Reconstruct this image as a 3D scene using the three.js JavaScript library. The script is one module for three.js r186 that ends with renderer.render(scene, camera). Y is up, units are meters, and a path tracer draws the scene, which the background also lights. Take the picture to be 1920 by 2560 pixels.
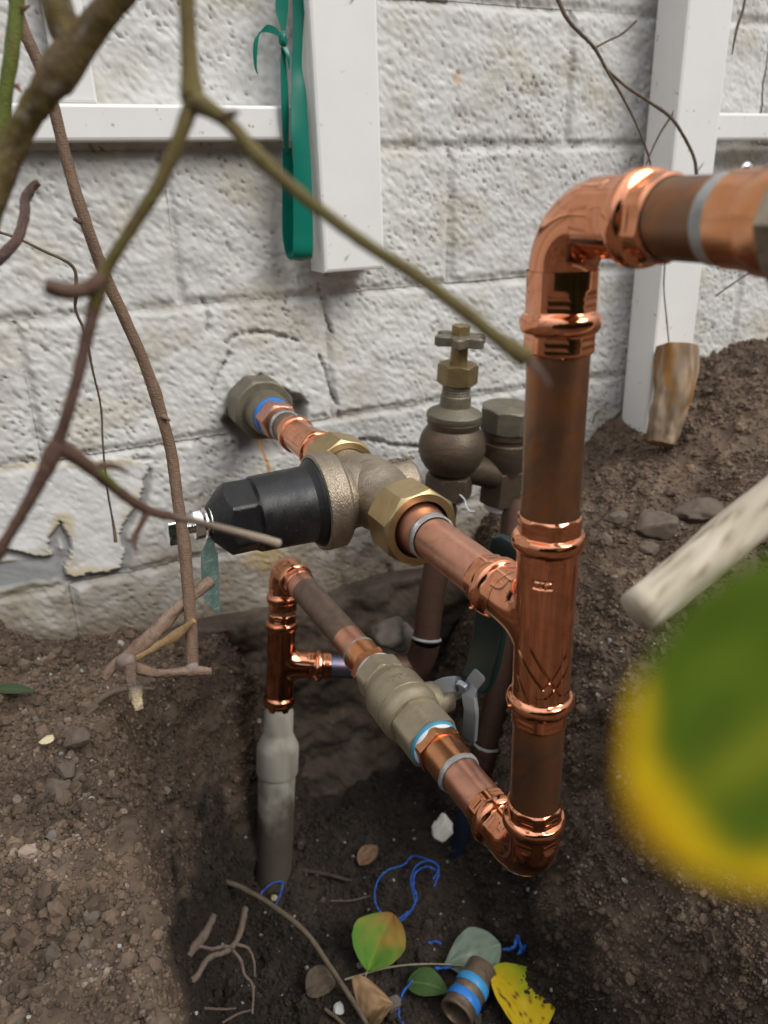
import * as THREE from 'three';
import { mergeGeometries, mergeVertices, toCreasedNormals } from 'three/addons/utils/BufferGeometryUtils.js';
import { ImprovedNoise } from 'three/addons/math/ImprovedNoise.js';

// ---------------------------------------------------------------- camera, sky, sun, exposure
const scene = new THREE.Scene();
const camera = new THREE.PerspectiveCamera(66.84, 0.75, 0.01, 60);
camera.position.set(0, 0.5, 0.83);
camera.rotation.set(THREE.MathUtils.degToRad(-22.35), THREE.MathUtils.degToRad(-24.22), THREE.MathUtils.degToRad(-1.99), 'YXZ');
camera.focus = 0.53;
camera.userData.fStop = 8;
{ // bright overcast sky, lightest overhead, a little cool
  const w = 128, h = 64, d = new Float32Array(w * h * 4);
  for (let j = 0; j < h; j++) for (let i = 0; i < w; i++) {
    const el = ((j + 0.5) / h - 0.5) * Math.PI, s = Math.max(0, Math.sin(el));
    const L = el > 0 ? 0.16 + 0.80 * Math.pow(s, 1.3) : 0.1;
    d.set([0.97 * L, 0.99 * L, 1.02 * L, 1], (j * w + i) * 4);
  }
  const t = new THREE.DataTexture(d, w, h, THREE.RGBAFormat, THREE.FloatType);
  t.mapping = THREE.EquirectangularReflectionMapping; t.magFilter = THREE.LinearFilter; t.needsUpdate = true;
  scene.background = t; scene.environment = t;
}
const sun = new THREE.DirectionalLight(new THREE.Color(1.0, 0.965, 0.91), 1.35);
sun.position.set(1.3, 2.05, 2.0); sun.target.position.set(0.3, 0.2, 0.2);
sun.castShadow = true; sun.shadow.radius = 60; sun.shadow.mapSize.set(2048, 2048);
Object.assign(sun.shadow.camera, { left: -2, right: 2, top: 2, bottom: -2, near: 0.1, far: 8 });
scene.add(sun, sun.target);
const renderer = new THREE.WebGLRenderer({ antialias: true });
renderer.toneMapping = THREE.LinearToneMapping;
renderer.toneMappingExposure = 1.66;
renderer.shadowMap.enabled = true;

// ---------------------------------------------------------------- helpers
const V = (x, y, z) => new THREE.Vector3(x, y, z);
function rng(seed) { let a = seed >>> 0; return () => { a = (a + 0x6D2B79F5) | 0; let t = Math.imul(a ^ (a >>> 15), 1 | a); t = (t + Math.imul(t ^ (t >>> 7), 61 | t)) ^ t; return ((t ^ (t >>> 14)) >>> 0) / 4294967296; }; }
const perlin = new ImprovedNoise();
const N = (x, y, z) => perlin.noise(x + 37.3, y + 91.7, z + 13.1);
function fbm(x, y, z, o = 4) { let a = 0.5, s = 0, f = 1; for (let i = 0; i < o; i++) { s += a * N(x * f, y * f, z * f); a *= 0.5; f *= 2.03; } return s; }
const hash = (i, j, k) => { let n = (i * 374761393 + j * 668265263 + k * 2147483647) | 0; n = Math.imul(n ^ (n >>> 13), 1274126177); return ((n ^ (n >>> 16)) >>> 0) / 4294967296; };
function worley(x, y, z) { // distance to the nearest jittered cell point
  const a = Math.floor(x), b = Math.floor(y), c = Math.floor(z); let m = 9;
  for (let i = -1; i < 2; i++) for (let j = -1; j < 2; j++) for (let k = -1; k < 2; k++) {
    const p = a + i, q = b + j, r = c + k;
    const dx = p + hash(p, q, r) - x, dy = q + hash(p + 71, q, r) - y, dz = r + hash(p, q + 53, r) - z;
    m = Math.min(m, dx * dx + dy * dy + dz * dz);
  }
  return Math.sqrt(m);
}
const clamp = (x, a = 0, b = 1) => Math.min(b, Math.max(a, x));
const sstep = (a, b, x) => { const t = clamp((x - a) / (b - a)); return t * t * (3 - 2 * t); };
const lerp = (a, b, t) => a + (b - a) * t;
const mixc = (a, b, t) => [lerp(a[0], b[0], t), lerp(a[1], b[1], t), lerp(a[2], b[2], t)];
// creased normals; the add-on welds points closer than a centimetre, so the shape is enlarged for it
const creased = (g, a) => { g.scale(2000, 2000, 2000); const c = toCreasedNormals(g, a); c.scale(0.0005, 0.0005, 0.0005); return c; };
const taken = {};
function numbered(n) { taken[n] = (taken[n] ?? -1) + 1; return taken[n] ? n + '_' + String(taken[n]).padStart(3, '0') : n; }
function thing(name, label, category, base = [0, 0, 0], group) {
  const o = new THREE.Group(); o.name = numbered(name); o.position.set(...base); scene.add(o);
  o.userData = { label, category }; if (group) o.userData.group = group;
  o.userData.base = undefined; delete o.userData.base; bases.set(o, V(...base));
  return o;
}
const bases = new Map();
function part(parent, name, geometry, material, label) { // geometry is given in world axes; it is moved into the thing's own
  const b = bases.get(parent) ?? V(0, 0, 0);
  geometry.translate(-b.x, -b.y, -b.z);
  const m = new THREE.Mesh(geometry, material); m.name = name; m.castShadow = m.receiveShadow = true;
  if (label) m.userData.label = label;
  parent.add(m); bases.set(m, b);
  return m;
}
function single(name, label, category, geometry, material, base, group) { // a thing of one mesh
  const b = V(...base); geometry.translate(-b.x, -b.y, -b.z);
  const m = new THREE.Mesh(geometry, material); m.name = numbered(name); m.position.copy(b); m.castShadow = m.receiveShadow = true;
  m.userData = { label, category }; if (group) m.userData.group = group;
  scene.add(m); return m;
}
// surface round an axis: origin o, direction dir, list of stations s, radius r(s, angle)
function turned(o, dir, ss, rf, seg = 48, opt = {}) {
  const d = V(...dir).normalize(), up = Math.abs(d.y) > 0.9 ? V(0, 0, 1) : V(0, 1, 0);
  const e1 = V(0, 0, 0).crossVectors(up, d).normalize(), e2 = V(0, 0, 0).crossVectors(d, e1);
  const p = [], uv = [], idx = [];
  const n = ss.length;
  for (let i = 0; i < n; i++) for (let j = 0; j <= seg; j++) {
    const a = (j / seg) * Math.PI * 2, s = ss[i], r = rf(s, a, i);
    p.push(o[0] + d.x * s + (e1.x * Math.cos(a) + e2.x * Math.sin(a)) * r, o[1] + d.y * s + (e1.y * Math.cos(a) + e2.y * Math.sin(a)) * r, o[2] + d.z * s + (e1.z * Math.cos(a) + e2.z * Math.sin(a)) * r);
    uv.push(j / seg * (opt.around ?? 0.09), s);
  }
  for (let i = 0; i < n - 1; i++) for (let j = 0; j < seg; j++) {
    const a = i * (seg + 1) + j, b = a + 1, c = a + seg + 1, e = c + 1;
    idx.push(a, b, c, b, e, c);
  }
  const g = new THREE.BufferGeometry();
  g.setAttribute('position', new THREE.Float32BufferAttribute(p, 3)); g.setAttribute('uv', new THREE.Float32BufferAttribute(uv, 2)); g.setIndex(idx);
  if (opt.crease) { return creased(g, opt.crease); }
  // smooth normals, welded across the seam
  g.computeVertexNormals();
  const nn = g.attributes.normal;
  for (let i = 0; i < n; i++) {
    const a = i * (seg + 1), b = a + seg, x = V(nn.getX(a) + nn.getX(b), nn.getY(a) + nn.getY(b), nn.getZ(a) + nn.getZ(b)).normalize();
    nn.setXYZ(a, x.x, x.y, x.z); nn.setXYZ(b, x.x, x.y, x.z);
  }
  return g;
}
// a lathe from [s, r] points; sharp corners keep their edge
function lathe(o, dir, prof, seg = 48, crease = 0.6) {
  const ss = prof.map((q) => q[0]);
  return turned(o, dir, ss, (s, a, i) => prof[i][1], seg, { crease });
}
const hexR = (a, ap, off = 0, n = 6) => { const w = Math.PI * 2 / n; let t = ((a + off) % w + w) % w - w / 2; return ap / Math.cos(t); };
// hexagon or octagon nut with chamfered corners
function nut(o, dir, s0, s1, ap, bore, opt = {}) {
  const n = opt.n ?? 6, R = ap / Math.cos(Math.PI / n), ch = opt.ch ?? (R - ap) * 1.1, off = opt.off ?? 0, K = 5, ss = [], lim = [];
  const add = (s, l) => { ss.push(s); lim.push(l); };
  add(s0, bore); add(s0, ap * 0.97);
  for (let i = 1; i <= K; i++) add(s0 + ch * 0.6 * (i / K), lerp(ap * 0.97, R * 1.001, i / K));
  for (let i = K; i >= 1; i--) add(s1 - ch * 0.6 * (i / K), lerp(ap * 0.97, R * 1.001, i / K));
  add(s1, ap * 0.97); add(s1, bore);
  return turned(o, dir, ss, (s, a, i) => Math.min(lim[i], hexR(a, ap, off, n)), opt.seg ?? 72, { crease: 0.35 });
}
// bent, tapering stick through points
function stick(pts, rad, opt = {}) {
  const c = new THREE.CatmullRomCurve3(pts.map((q) => V(...q)), false, 'centripetal'), n = opt.n ?? Math.max(12, pts.length * 10), seg = opt.seg ?? 10;
  const fr = c.computeFrenetFrames(n, false), p = [], uv = [], idx = [], col = [], sd = opt.seed ?? 1;
  const rr = (t) => Array.isArray(rad) ? (() => { const f = t * (rad.length - 1), i = Math.min(rad.length - 2, Math.floor(f)); return lerp(rad[i], rad[i + 1], f - i); })() : rad;
  const L = c.getLength();
  for (let i = 0; i <= n; i++) {
    const t = i / n, q = c.getPointAt(t); let r = rr(t) * (opt.fat ?? 1);
    if (opt.nodes) for (const k of opt.nodes) r *= 1 + (opt.swell ?? 0.3) * Math.exp(-(((t - k) * L / (r * 2.2)) ** 2));
    for (let j = 0; j <= seg; j++) {
      const a = j / seg * Math.PI * 2, A = (j % seg) / seg * Math.PI * 2;
      const dir = fr.normals[i].clone().multiplyScalar(Math.cos(a)).addScaledVector(fr.binormals[i], Math.sin(a));
      const k = r * (1 + (opt.rough ?? 0.12) * 2 * N(Math.cos(A) * 1.2 + sd * 7, Math.sin(A) * 1.2, t * L / r * 0.35) + (opt.rough ?? 0.12) * N(Math.cos(A) * 3 + sd, Math.sin(A) * 3, t * L / r * 0.9));
      p.push(q.x + dir.x * k, q.y + dir.y * k, q.z + dir.z * k); uv.push(j / seg, t * L);
      if (opt.color) col.push(...opt.color(t, A, q, t * L / r));
    }
  }
  for (let i = 0; i < n; i++) for (let j = 0; j < seg; j++) { const a = i * (seg + 1) + j; idx.push(a, a + seg + 1, a + 1, a + 1, a + seg + 1, a + seg + 2); }
  for (const [ring, flip] of [[0, false], [n, true]]) { // end caps
    const q = c.getPointAt(ring / n), k = p.length / 3; p.push(q.x, q.y, q.z); uv.push(0.5, ring / n * L);
    if (opt.color) col.push(...(opt.endColor ?? opt.color(ring / n, 0, q, 0)));
    for (let j = 0; j < seg; j++) { const a = ring * (seg + 1) + j; idx.push(...(flip ? [k, a, a + 1].reverse() : [k, a + 1, a].reverse())); }
  }
  const g = new THREE.BufferGeometry(); g.setAttribute('position', new THREE.Float32BufferAttribute(p, 3)); g.setAttribute('uv', new THREE.Float32BufferAttribute(uv, 2)); g.setIndex(idx);
  if (opt.color) g.setAttribute('color', new THREE.Float32BufferAttribute(col, 3));
  g.computeVertexNormals(); return g;
}
// plain smooth tube for bent pipe
const tube = (pts, r, n = 40, seg = 32) => new THREE.TubeGeometry(new THREE.CatmullRomCurve3(pts.map((q) => V(...q)), false, 'centripetal'), n, r, seg, false);
// box with chamfered edges between two corners
function slab(lo, hi, c = 0.003) {
  const w = hi[0] - lo[0], h = hi[1] - lo[1], d = hi[2] - lo[2], s = new THREE.Shape();
  const x = w / 2 - c, y = h / 2 - c; s.moveTo(-x, -y - 0); s.lineTo(x, -y); s.lineTo(x, y); s.lineTo(-x, y); s.closePath();
  const g = new THREE.ExtrudeGeometry(s, { depth: Math.max(1e-4, d - 2 * c), bevelEnabled: true, bevelThickness: c, bevelSize: c, bevelSegments: 2 });
  g.translate((lo[0] + hi[0]) / 2, (lo[1] + hi[1]) / 2, lo[2] + c); return g;
}
function tex(w, h, fn, srgb = false) { // fn(u, v) -> [r, g, b]
  const d = new Uint8Array(w * h * 4);
  for (let j = 0; j < h; j++) for (let i = 0; i < w; i++) { const c = fn(i / w, j / h), k = (j * w + i) * 4; for (let q = 0; q < 3; q++) { let x = clamp(Array.isArray(c) ? c[q] : c); if (srgb) x = x < 0.0031308 ? 12.92 * x : 1.055 * Math.pow(x, 1 / 2.4) - 0.055; d[k + q] = Math.round(x * 255); } d[k + 3] = 255; }
  const t = new THREE.DataTexture(d, w, h); t.wrapS = t.wrapT = THREE.RepeatWrapping; t.magFilter = t.minFilter = THREE.LinearFilter;
  if (srgb) t.colorSpace = THREE.SRGBColorSpace; t.needsUpdate = true; return t;
}
// noise that tiles in u and v
const tile = (u, v, f, z = 0) => { const a = u * Math.PI * 2, b = v * Math.PI * 2, k = f / 6.283; return N(Math.cos(a) * k + 5 + z, Math.sin(a) * k + Math.cos(b) * k, Math.sin(b) * k + z * 3); };
const tfb = (u, v, f, o = 4, z = 0) => { let s = 0, a = 0.5; for (let i = 0; i < o; i++) { s += a * tile(u, v, f, z + i * 9); a *= 0.55; f *= 2.1; } return s; };
const rep = (t, a, b) => { const c = t.clone(); c.repeat.set(a, b); c.needsUpdate = true; return c; };

// ---------------------------------------------------------------- materials
const M = {};
const grain = tex(256, 256, (u, v) => 0.5 + 0.9 * tfb(u, v, 40, 3, 2));
const cast = tex(256, 256, (u, v) => 0.5 + 0.7 * tfb(u, v, 70, 3, 4) + 0.3 * tfb(u, v, 14, 3, 6));
const blotch = (a, b, c, f, seed) => tex(256, 256, (u, v) => { const t = clamp(0.5 + 1.5 * tfb(u, v, f, 4, seed)), s = clamp(0.5 + 1.4 * tfb(u, v, f * 2.3, 4, seed + 40)); return [0, 1, 2].map((i) => lerp(lerp(a[i], b[i], t), c[i], s * s * 0.6)); }, true);
const turnMarks = tex(64, 512, (u, v) => 0.5 + 0.6 * (N(v * 90, 3, 1) + 0.6 * N(v * 220, 7, 1)) + 0.25 * tfb(u, v, 8, 2, 3));
const R = (o) => new THREE.MeshStandardMaterial(o);
const lin = (r, g, b) => new THREE.Color().setRGB(r, g, b);
M.copper = R({ map: rep(blotch([0.87, 0.37, 0.205], [0.82, 0.37, 0.22], [0.58, 0.205, 0.09], 5, 151), 11, 13), metalness: 1, roughness: 0.12, roughnessMap: rep(tex(256, 256, (u, v) => 0.8 + 0.6 * tfb(u, v, 9, 4, 8)), 11, 14) });
M.copperOld = R({ map: rep(blotch([0.18, 0.115, 0.08], [0.32, 0.16, 0.09], [0.46, 0.165, 0.045], 4, 3), 11, 9), color: lin(1, 1, 1), metalness: 0.88, roughness: 0.34, bumpMap: rep(turnMarks, 3, 20), bumpScale: 0.00006 });
M.copperDull = R({ map: rep(blotch([0.20, 0.145, 0.115], [0.26, 0.175, 0.13], [0.15, 0.105, 0.08], 6, 12), 11, 9), metalness: 0.7, roughness: 0.46 });
M.copperPink = R({ map: rep(blotch([0.80, 0.40, 0.29], [0.86, 0.45, 0.32], [0.62, 0.30, 0.20], 6, 17), 11, 9), metalness: 1, roughness: 0.34, bumpMap: rep(turnMarks, 3, 26), bumpScale: 0.00008 });
M.copperHeated = R({ map: rep(blotch([0.78, 0.34, 0.15], [0.80, 0.42, 0.24], [0.62, 0.26, 0.12], 6, 23), 11, 12), metalness: 1, roughness: 0.27 });
M.copperDark = R({ map: rep(blotch([0.075, 0.052, 0.04], [0.15, 0.07, 0.045], [0.05, 0.04, 0.034], 6, 31), 11, 9), metalness: 0.65, roughness: 0.45 });
M.solder = R({ color: lin(0.44, 0.45, 0.44), metalness: 0.85, roughness: 0.42, bumpMap: rep(cast, 60, 60), bumpScale: 0.0008 });
M.brass = R({ map: rep(blotch([0.50, 0.375, 0.19], [0.56, 0.43, 0.235], [0.40, 0.29, 0.15], 7, 41), 12, 12), metalness: 0.95, roughness: 0.36, bumpMap: rep(turnMarks, 2, 30), bumpScale: 0.00006 });
M.bronze = R({ map: rep(blotch([0.33, 0.28, 0.215], [0.40, 0.33, 0.25], [0.25, 0.20, 0.15], 8, 47), 12, 12), metalness: 0.8, roughness: 0.47, bumpMap: rep(cast, 26, 26), bumpScale: 0.0007 });
M.valveBrass = R({ map: rep(blotch([0.44, 0.375, 0.26], [0.50, 0.43, 0.31], [0.37, 0.305, 0.205], 8, 53), 12, 12), metalness: 0.75, roughness: 0.45, bumpMap: rep(cast, 40, 40), bumpScale: 0.0004 });
M.bronzeOld = R({ map: rep(blotch([0.105, 0.082, 0.060], [0.15, 0.105, 0.068], [0.08, 0.068, 0.055], 6, 59), 9, 9), metalness: 0.55, roughness: 0.48, bumpMap: rep(cast, 16, 16), bumpScale: 0.0005 });
M.bronzeGreen = R({ map: rep(blotch([0.17, 0.155, 0.12], [0.23, 0.2, 0.14], [0.12, 0.11, 0.085], 6, 61), 9, 9), metalness: 0.5, roughness: 0.5, bumpMap: rep(cast, 16, 16), bumpScale: 0.0005 });
M.brassOld = R({ map: rep(blotch([0.33, 0.24, 0.11], [0.27, 0.2, 0.10], [0.18, 0.15, 0.09], 6, 67), 9, 9), metalness: 0.7, roughness: 0.45 });
M.black = R({ map: rep(tex(512, 512, (u, v) => { const sc = clamp((N(u * 70 + v * 25, v * 120 - u * 60, 5) - 0.52) * 4) + clamp((tfb(u, v, 60, 2, 161) - 0.36) * 5), d = clamp(tfb(u, v, 8, 4, 163) * 1.6); return [0.0095 + 0.10 * sc + 0.012 * d, 0.0100 + 0.10 * sc + 0.012 * d, 0.0115 + 0.10 * sc + 0.012 * d]; }, true), 10, 10), roughness: 0.5, roughnessMap: rep(tex(256, 256, (u, v) => 0.8 + 0.6 * tfb(u, v, 10, 4, 71)), 9, 12), bumpMap: rep(grain, 40, 40), bumpScale: 0.0001 });
M.zinc = R({ color: lin(0.72, 0.72, 0.71), metalness: 1, roughness: 0.22, roughnessMap: rep(grain, 20, 20) });
M.steelGrey = R({ color: lin(0.30, 0.33, 0.36), metalness: 0.55, roughness: 0.42, bumpMap: rep(grain, 30, 30), bumpScale: 0.0001 });
M.greenVinyl = R({ color: lin(0.003, 0.016, 0.016), roughness: 0.4, bumpMap: rep(grain, 20, 20), bumpScale: 0.0001 });
M.tapeWhite = R({ color: lin(0.72, 0.78, 0.84), roughness: 0.55 });
M.pasteBlue = R({ color: lin(0.06, 0.30, 0.46), roughness: 0.5 });
M.tapeBlue = R({ color: lin(0.03, 0.20, 0.62), roughness: 0.45 });
M.pvcGrey = R({ map: rep(blotch([0.42, 0.40, 0.35], [0.50, 0.47, 0.41], [0.24, 0.215, 0.18], 5, 77), 7, 5), roughness: 0.6 });
M.polyBlack = R({ color: lin(0.012, 0.018, 0.035), roughness: 0.5 });
M.vinyl = R({ color: lin(0.86, 0.855, 0.84), roughness: 0.42, map: rep(tex(256, 256, (u, v) => { const s = clamp((tfb(u, v, 22, 3, 83) - 0.325) * 9), k = 1 - 0.06 * clamp(0.5 + tfb(u, v, 5, 3, 85)); return [lerp(k, 0.42, s), lerp(k, 0.40, s), lerp(k, 0.37, s)]; }, true), 4, 4) });
M.ribbon = new THREE.MeshPhysicalMaterial({ color: lin(0.003, 0.22, 0.155), roughness: 0.3, transmission: 0.25, thickness: 0, side: THREE.DoubleSide });
M.vc = R({ vertexColors: true, roughness: 0.8 });
M.bark = R({ vertexColors: true, roughness: 0.78, bumpMap: rep(tex(128, 512, (u, v) => 0.5 + 0.8 * tfb(u, v * 0.5, 10, 3, 141) + 0.5 * N(u * 26, v * 9, 4) * (0.5 + 0.5 * Math.cos(u * 6.283)) + 0.4 * N(u * 9, v * 60, 8)), 1, 28), bumpScale: 0.0006 });
M.leafV = new THREE.MeshPhysicalMaterial({ vertexColors: true, roughness: 0.75, specularIntensity: 0.2, side: THREE.DoubleSide });
M.soil = R({ vertexColors: true, roughness: 0.95 });
M.crumb = R({ color: lin(1, 1, 1), roughness: 0.95 });

// ---------------------------------------------------------------- ground: garden soil with the dug pit
function topHeight(x, z) {
  const left = lerp(0.060 - 0.26 * clamp(x, -0.15, 0.3) + 0.03 * fbm(x * 12, 6, z * 12, 2), 0.078 + 0.03 * fbm(x * 9, 3, z * 9, 2), sstep(0.16, 0.34, z));
  const right = Math.min(0.275, 0.06 + 0.46 * (x - 0.45)) - 0.06 * sstep(0.3, 0.6, z) * sstep(0.9, 0.6, x);
  const t = lerp(left, right, sstep(0.16, 0.4, x));
  return lerp(t, 0.06, sstep(0.7, 1.1, z) * 0.8);
}
function pitMask(x, z) {
  const wob = 0.022 * fbm(z * 11, 1.5, x * 3, 3);
  const xl = lerp(0.16, -0.004, sstep(0.0, 0.19, z)) + wob, wl = lerp(0.10, 0.028, sstep(0.12, 0.33, z));
  const xr = 0.335 + 0.05 * sstep(0.25, 0.0, z) + 0.03 * fbm(z * 8, 7, 2, 3), wr = 0.125;
  const soft = (t) => { t = clamp(t, 0, 1); return t * t * (3 - 2 * t) * 0.45 + t * 0.55; };
  const sharp = (t) => { t = clamp(t, 0, 1); return t < 0.12 ? t * t / 0.24 : t - 0.06; };
  return Math.min(sharp((x - xl) / wl) / 0.94, soft((xr + wr - x) / wr), soft((0.72 - z) / 0.10));
}
function groundHeight(x, z) {
  const fl = -0.255 + 0.02 * fbm(x * 6, 11, z * 6, 3) + 0.05 * sstep(0.06, -0.02, z);
  return lerp(topHeight(x, z), fl, pitMask(x, z));
}
function soilRelief(x, y, z) {
  const w0 = worley(x * 21 + 1, y * 21, z * 21), w = worley(x * 55, y * 55, z * 55), w2 = worley(x * 130 + 3, y * 130, z * 130);
  return 0.026 * fbm(x * 10, y * 10, z * 10, 3) + 0.008 * fbm(x * 60, y * 60, z * 60, 3) + 0.013 * (0.5 - w0) + 0.0055 * (0.55 - w) + 0.0024 * (0.5 - w2);
}
function soilColor(x, y, z, out) {
  const a = fbm(x * 7 + 4, y * 7, z * 7, 3), b = fbm(x * 90, y * 90, z * 90, 2), c = N(x * 420, y * 420, z * 420);
  let k = 1 + 0.8 * a + 0.7 * b + 0.35 * c;
  const pale = clamp((fbm(x * 16 + 9, y * 16, z * 16, 3) - 0.08) * 3.5);
  if (x > -0.06 && x < 0.6 && z < 0.85) k *= 1 - 0.76 * sstep(0.5, 0.76, pitMask(x, z) + 0.4 * fbm(x * 24, y * 24, z * 24, 3)); // damp dug soil, with the shade of the pit painted in; ragged edge
  if (x < 0.2 && z < 0.9) k *= 1 + 0.16 * sstep(0.04, -0.02, x - 0.09 * sstep(0.3, 0.05, z) + 0.05 * fbm(x * 20, y * 20, z * 20, 3)); // dry dusty soil of the left bank
  if (x > 0.4) k *= 1 + 0.3 * sstep(0.48, 0.62, x + 0.10 * fbm(x * 16, y * 16, z * 16, 3));
  out[0] = lerp(0.086, 0.142, pale) * k; out[1] = lerp(0.059, 0.103, pale) * k; out[2] = lerp(0.040, 0.074, pale) * k;
}
const groundSpots = [];
{
  const axis = (bands) => { const o = []; for (const [a, b, st] of bands) { const n = Math.max(1, Math.round((b - a) / st)); for (let i = 0; i < n; i++) o.push(a + (b - a) * i / n); } o.push(bands.at(-1)[1]); return o; };
  const xs = axis([[-8, -2, 1], [-2, -0.5, 0.15], [-0.5, -0.16, 0.012], [-0.16, -0.03, 0.0024], [-0.03, 0.10, 0.0006], [0.10, 0.22, 0.0012], [0.22, 0.33, 0.0028], [0.33, 0.5, 0.0010], [0.5, 0.52, 0.0017], [0.52, 1.1, 0.0034], [1.1, 1.6, 0.02], [1.6, 3, 0.2], [3, 9, 1]]);
  const zs = axis([[-0.12, -0.012, 0.012], [-0.012, 0.62, 0.0023], [0.62, 0.9, 0.01], [0.9, 2, 0.08], [2, 9, 0.8]]);
  const lo = xs.filter((x) => x < -0.16), hi = xs.filter((x) => x > 0.52), M0 = 640, nx = lo.length + M0 + 1 + hi.length, nz = zs.length;
  const p = [], col = [], c = [0, 0, 0];
  for (const z of zs) {
    // columns of equal length along the slope, so that the steep sides of the pit are as fine as the floor
    const acc = [0], K = 900, fx = (i) => -0.16 + 0.68 * i / K; let h0 = groundHeight(fx(0), z);
    for (let i = 1; i <= K; i++) { const h1 = groundHeight(fx(i), z); acc.push(acc[i - 1] + Math.hypot(0.68 / K, h1 - h0)); h0 = h1; }
    const row = [...lo]; let k = 0; for (let i = 0; i <= M0; i++) { const w = acc[K] * i / M0; while (k < K - 1 && acc[k + 1] < w) k++; row.push(fx(k + clamp((w - acc[k]) / (acc[k + 1] - acc[k])))); } row.push(...hi);
    for (const x of row) {
      const e = 0.0012, h = groundHeight(x, z), gx = (groundHeight(x + e, z) - groundHeight(x - e, z)) / (2 * e), gz = (groundHeight(x, z + e) - groundHeight(x, z - e)) / (2 * e);
      const l = 1 / Math.hypot(gx, 1, gz), r = soilRelief(x, h, z) * (Math.abs(x) > 1.6 || z > 1.2 ? 0.5 : 1);
      const X = x - gx * l * r, Y = h + l * r, Z = z - gz * l * r;
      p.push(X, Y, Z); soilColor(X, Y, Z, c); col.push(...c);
      if (x > -0.16 && x < 1.1 && z > 0 && z < 0.62) groundSpots.push([X, Y, Z, -gx * l, l, -gz * l]);
    }
  }
  const idx = [];
  for (let j = 0; j < nz - 1; j++) for (let i = 0; i < nx - 1; i++) { const a = j * nx + i; idx.push(a, a + nx, a + 1, a + 1, a + nx, a + nx + 1); }
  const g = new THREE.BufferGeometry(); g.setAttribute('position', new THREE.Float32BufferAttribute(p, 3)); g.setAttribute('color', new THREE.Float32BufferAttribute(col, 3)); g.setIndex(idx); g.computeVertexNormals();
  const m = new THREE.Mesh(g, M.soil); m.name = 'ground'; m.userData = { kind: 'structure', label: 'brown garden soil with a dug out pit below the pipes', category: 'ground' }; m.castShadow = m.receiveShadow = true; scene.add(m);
}
// soil height at a spot, for things that lie on it
function soilAt(x, z) { let b = null, m = 1e9; for (let i = 0; i < groundSpots.length; i += 3) { const s = groundSpots[i], d = (s[0] - x) ** 2 + (s[2] - z) ** 2; if (d < m) { m = d; b = s; } } return b[1]; }

function pebble(seed, detail = 1, rough = 0.35, flat = 0.75, cuts = 0) {
  const rq = rng(seed * 131 + 7), planes = Array.from({ length: cuts }, () => [V(rq() - 0.5, rq() - 0.5, rq() - 0.5).normalize(), 0.55 + 0.3 * rq()]);
  const g = mergeVertices(new THREE.IcosahedronGeometry(1, detail).deleteAttribute('uv').deleteAttribute('normal')), p = g.attributes.position;
  for (let i = 0; i < p.count; i++) {
    const v = V(p.getX(i), p.getY(i), p.getZ(i)); let k = 1 + rough * 2 * fbm(v.x * 1.1 + seed * 5, v.y * 1.1, v.z * 1.1 + seed, 3);
    v.multiplyScalar(k); for (const [n, d] of planes) { const o = v.dot(n) - d; if (o > 0) v.addScaledVector(n, -o * 0.93); } p.setXYZ(i, v.x, v.y * flat, v.z);
  }
  g.computeVertexNormals(); return g;
}
const angular = (g) => { const f = g.toNonIndexed(); f.computeVertexNormals(); return f; };
{ // coarse gravelly crumbs on the dry banks
  const rand = rng(29), geo = angular(pebble(6, 1, 0.6, 0.8)), n = 5600, im = new THREE.InstancedMesh(geo, M.crumb, n), q = new THREE.Quaternion(), m4 = new THREE.Matrix4(), col = new THREE.Color(), c = [0, 0, 0];
  im.name = 'gravel_crumbs'; im.userData = { kind: 'stuff', label: 'coarse gravelly crumbs of dry soil on both banks', category: 'soil' };
  for (let i = 0; i < n; i++) {
    let s; for (let t = 0; t < 400; t++) { s = groundSpots[Math.floor(rand() * groundSpots.length)]; const bank = 1 - pitMask(s[0], s[2]); if (bank > 0.7 && s[4] > 0.5 && fbm(s[0] * 9, 15, s[2] * 9, 2) > 0.02 + 0.2 * (rand() - 0.5) && (s[0] < 0.1 || rand() < 0.35)) break; }
    const r = 0.0009 + 0.0018 * Math.pow(rand(), 2) + (rand() < 0.10 ? 0.005 * rand() : 0); q.setFromEuler(new THREE.Euler(rand() * 6.28, rand() * 6.28, rand() * 6.28));
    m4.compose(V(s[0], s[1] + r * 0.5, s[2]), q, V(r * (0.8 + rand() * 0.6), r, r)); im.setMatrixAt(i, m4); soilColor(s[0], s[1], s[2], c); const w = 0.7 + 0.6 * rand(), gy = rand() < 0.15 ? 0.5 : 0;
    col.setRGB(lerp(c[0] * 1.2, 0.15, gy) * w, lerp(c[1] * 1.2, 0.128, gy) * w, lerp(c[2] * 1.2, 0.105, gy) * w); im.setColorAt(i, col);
  }
  im.castShadow = im.receiveShadow = true; scene.add(im);
}
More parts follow.
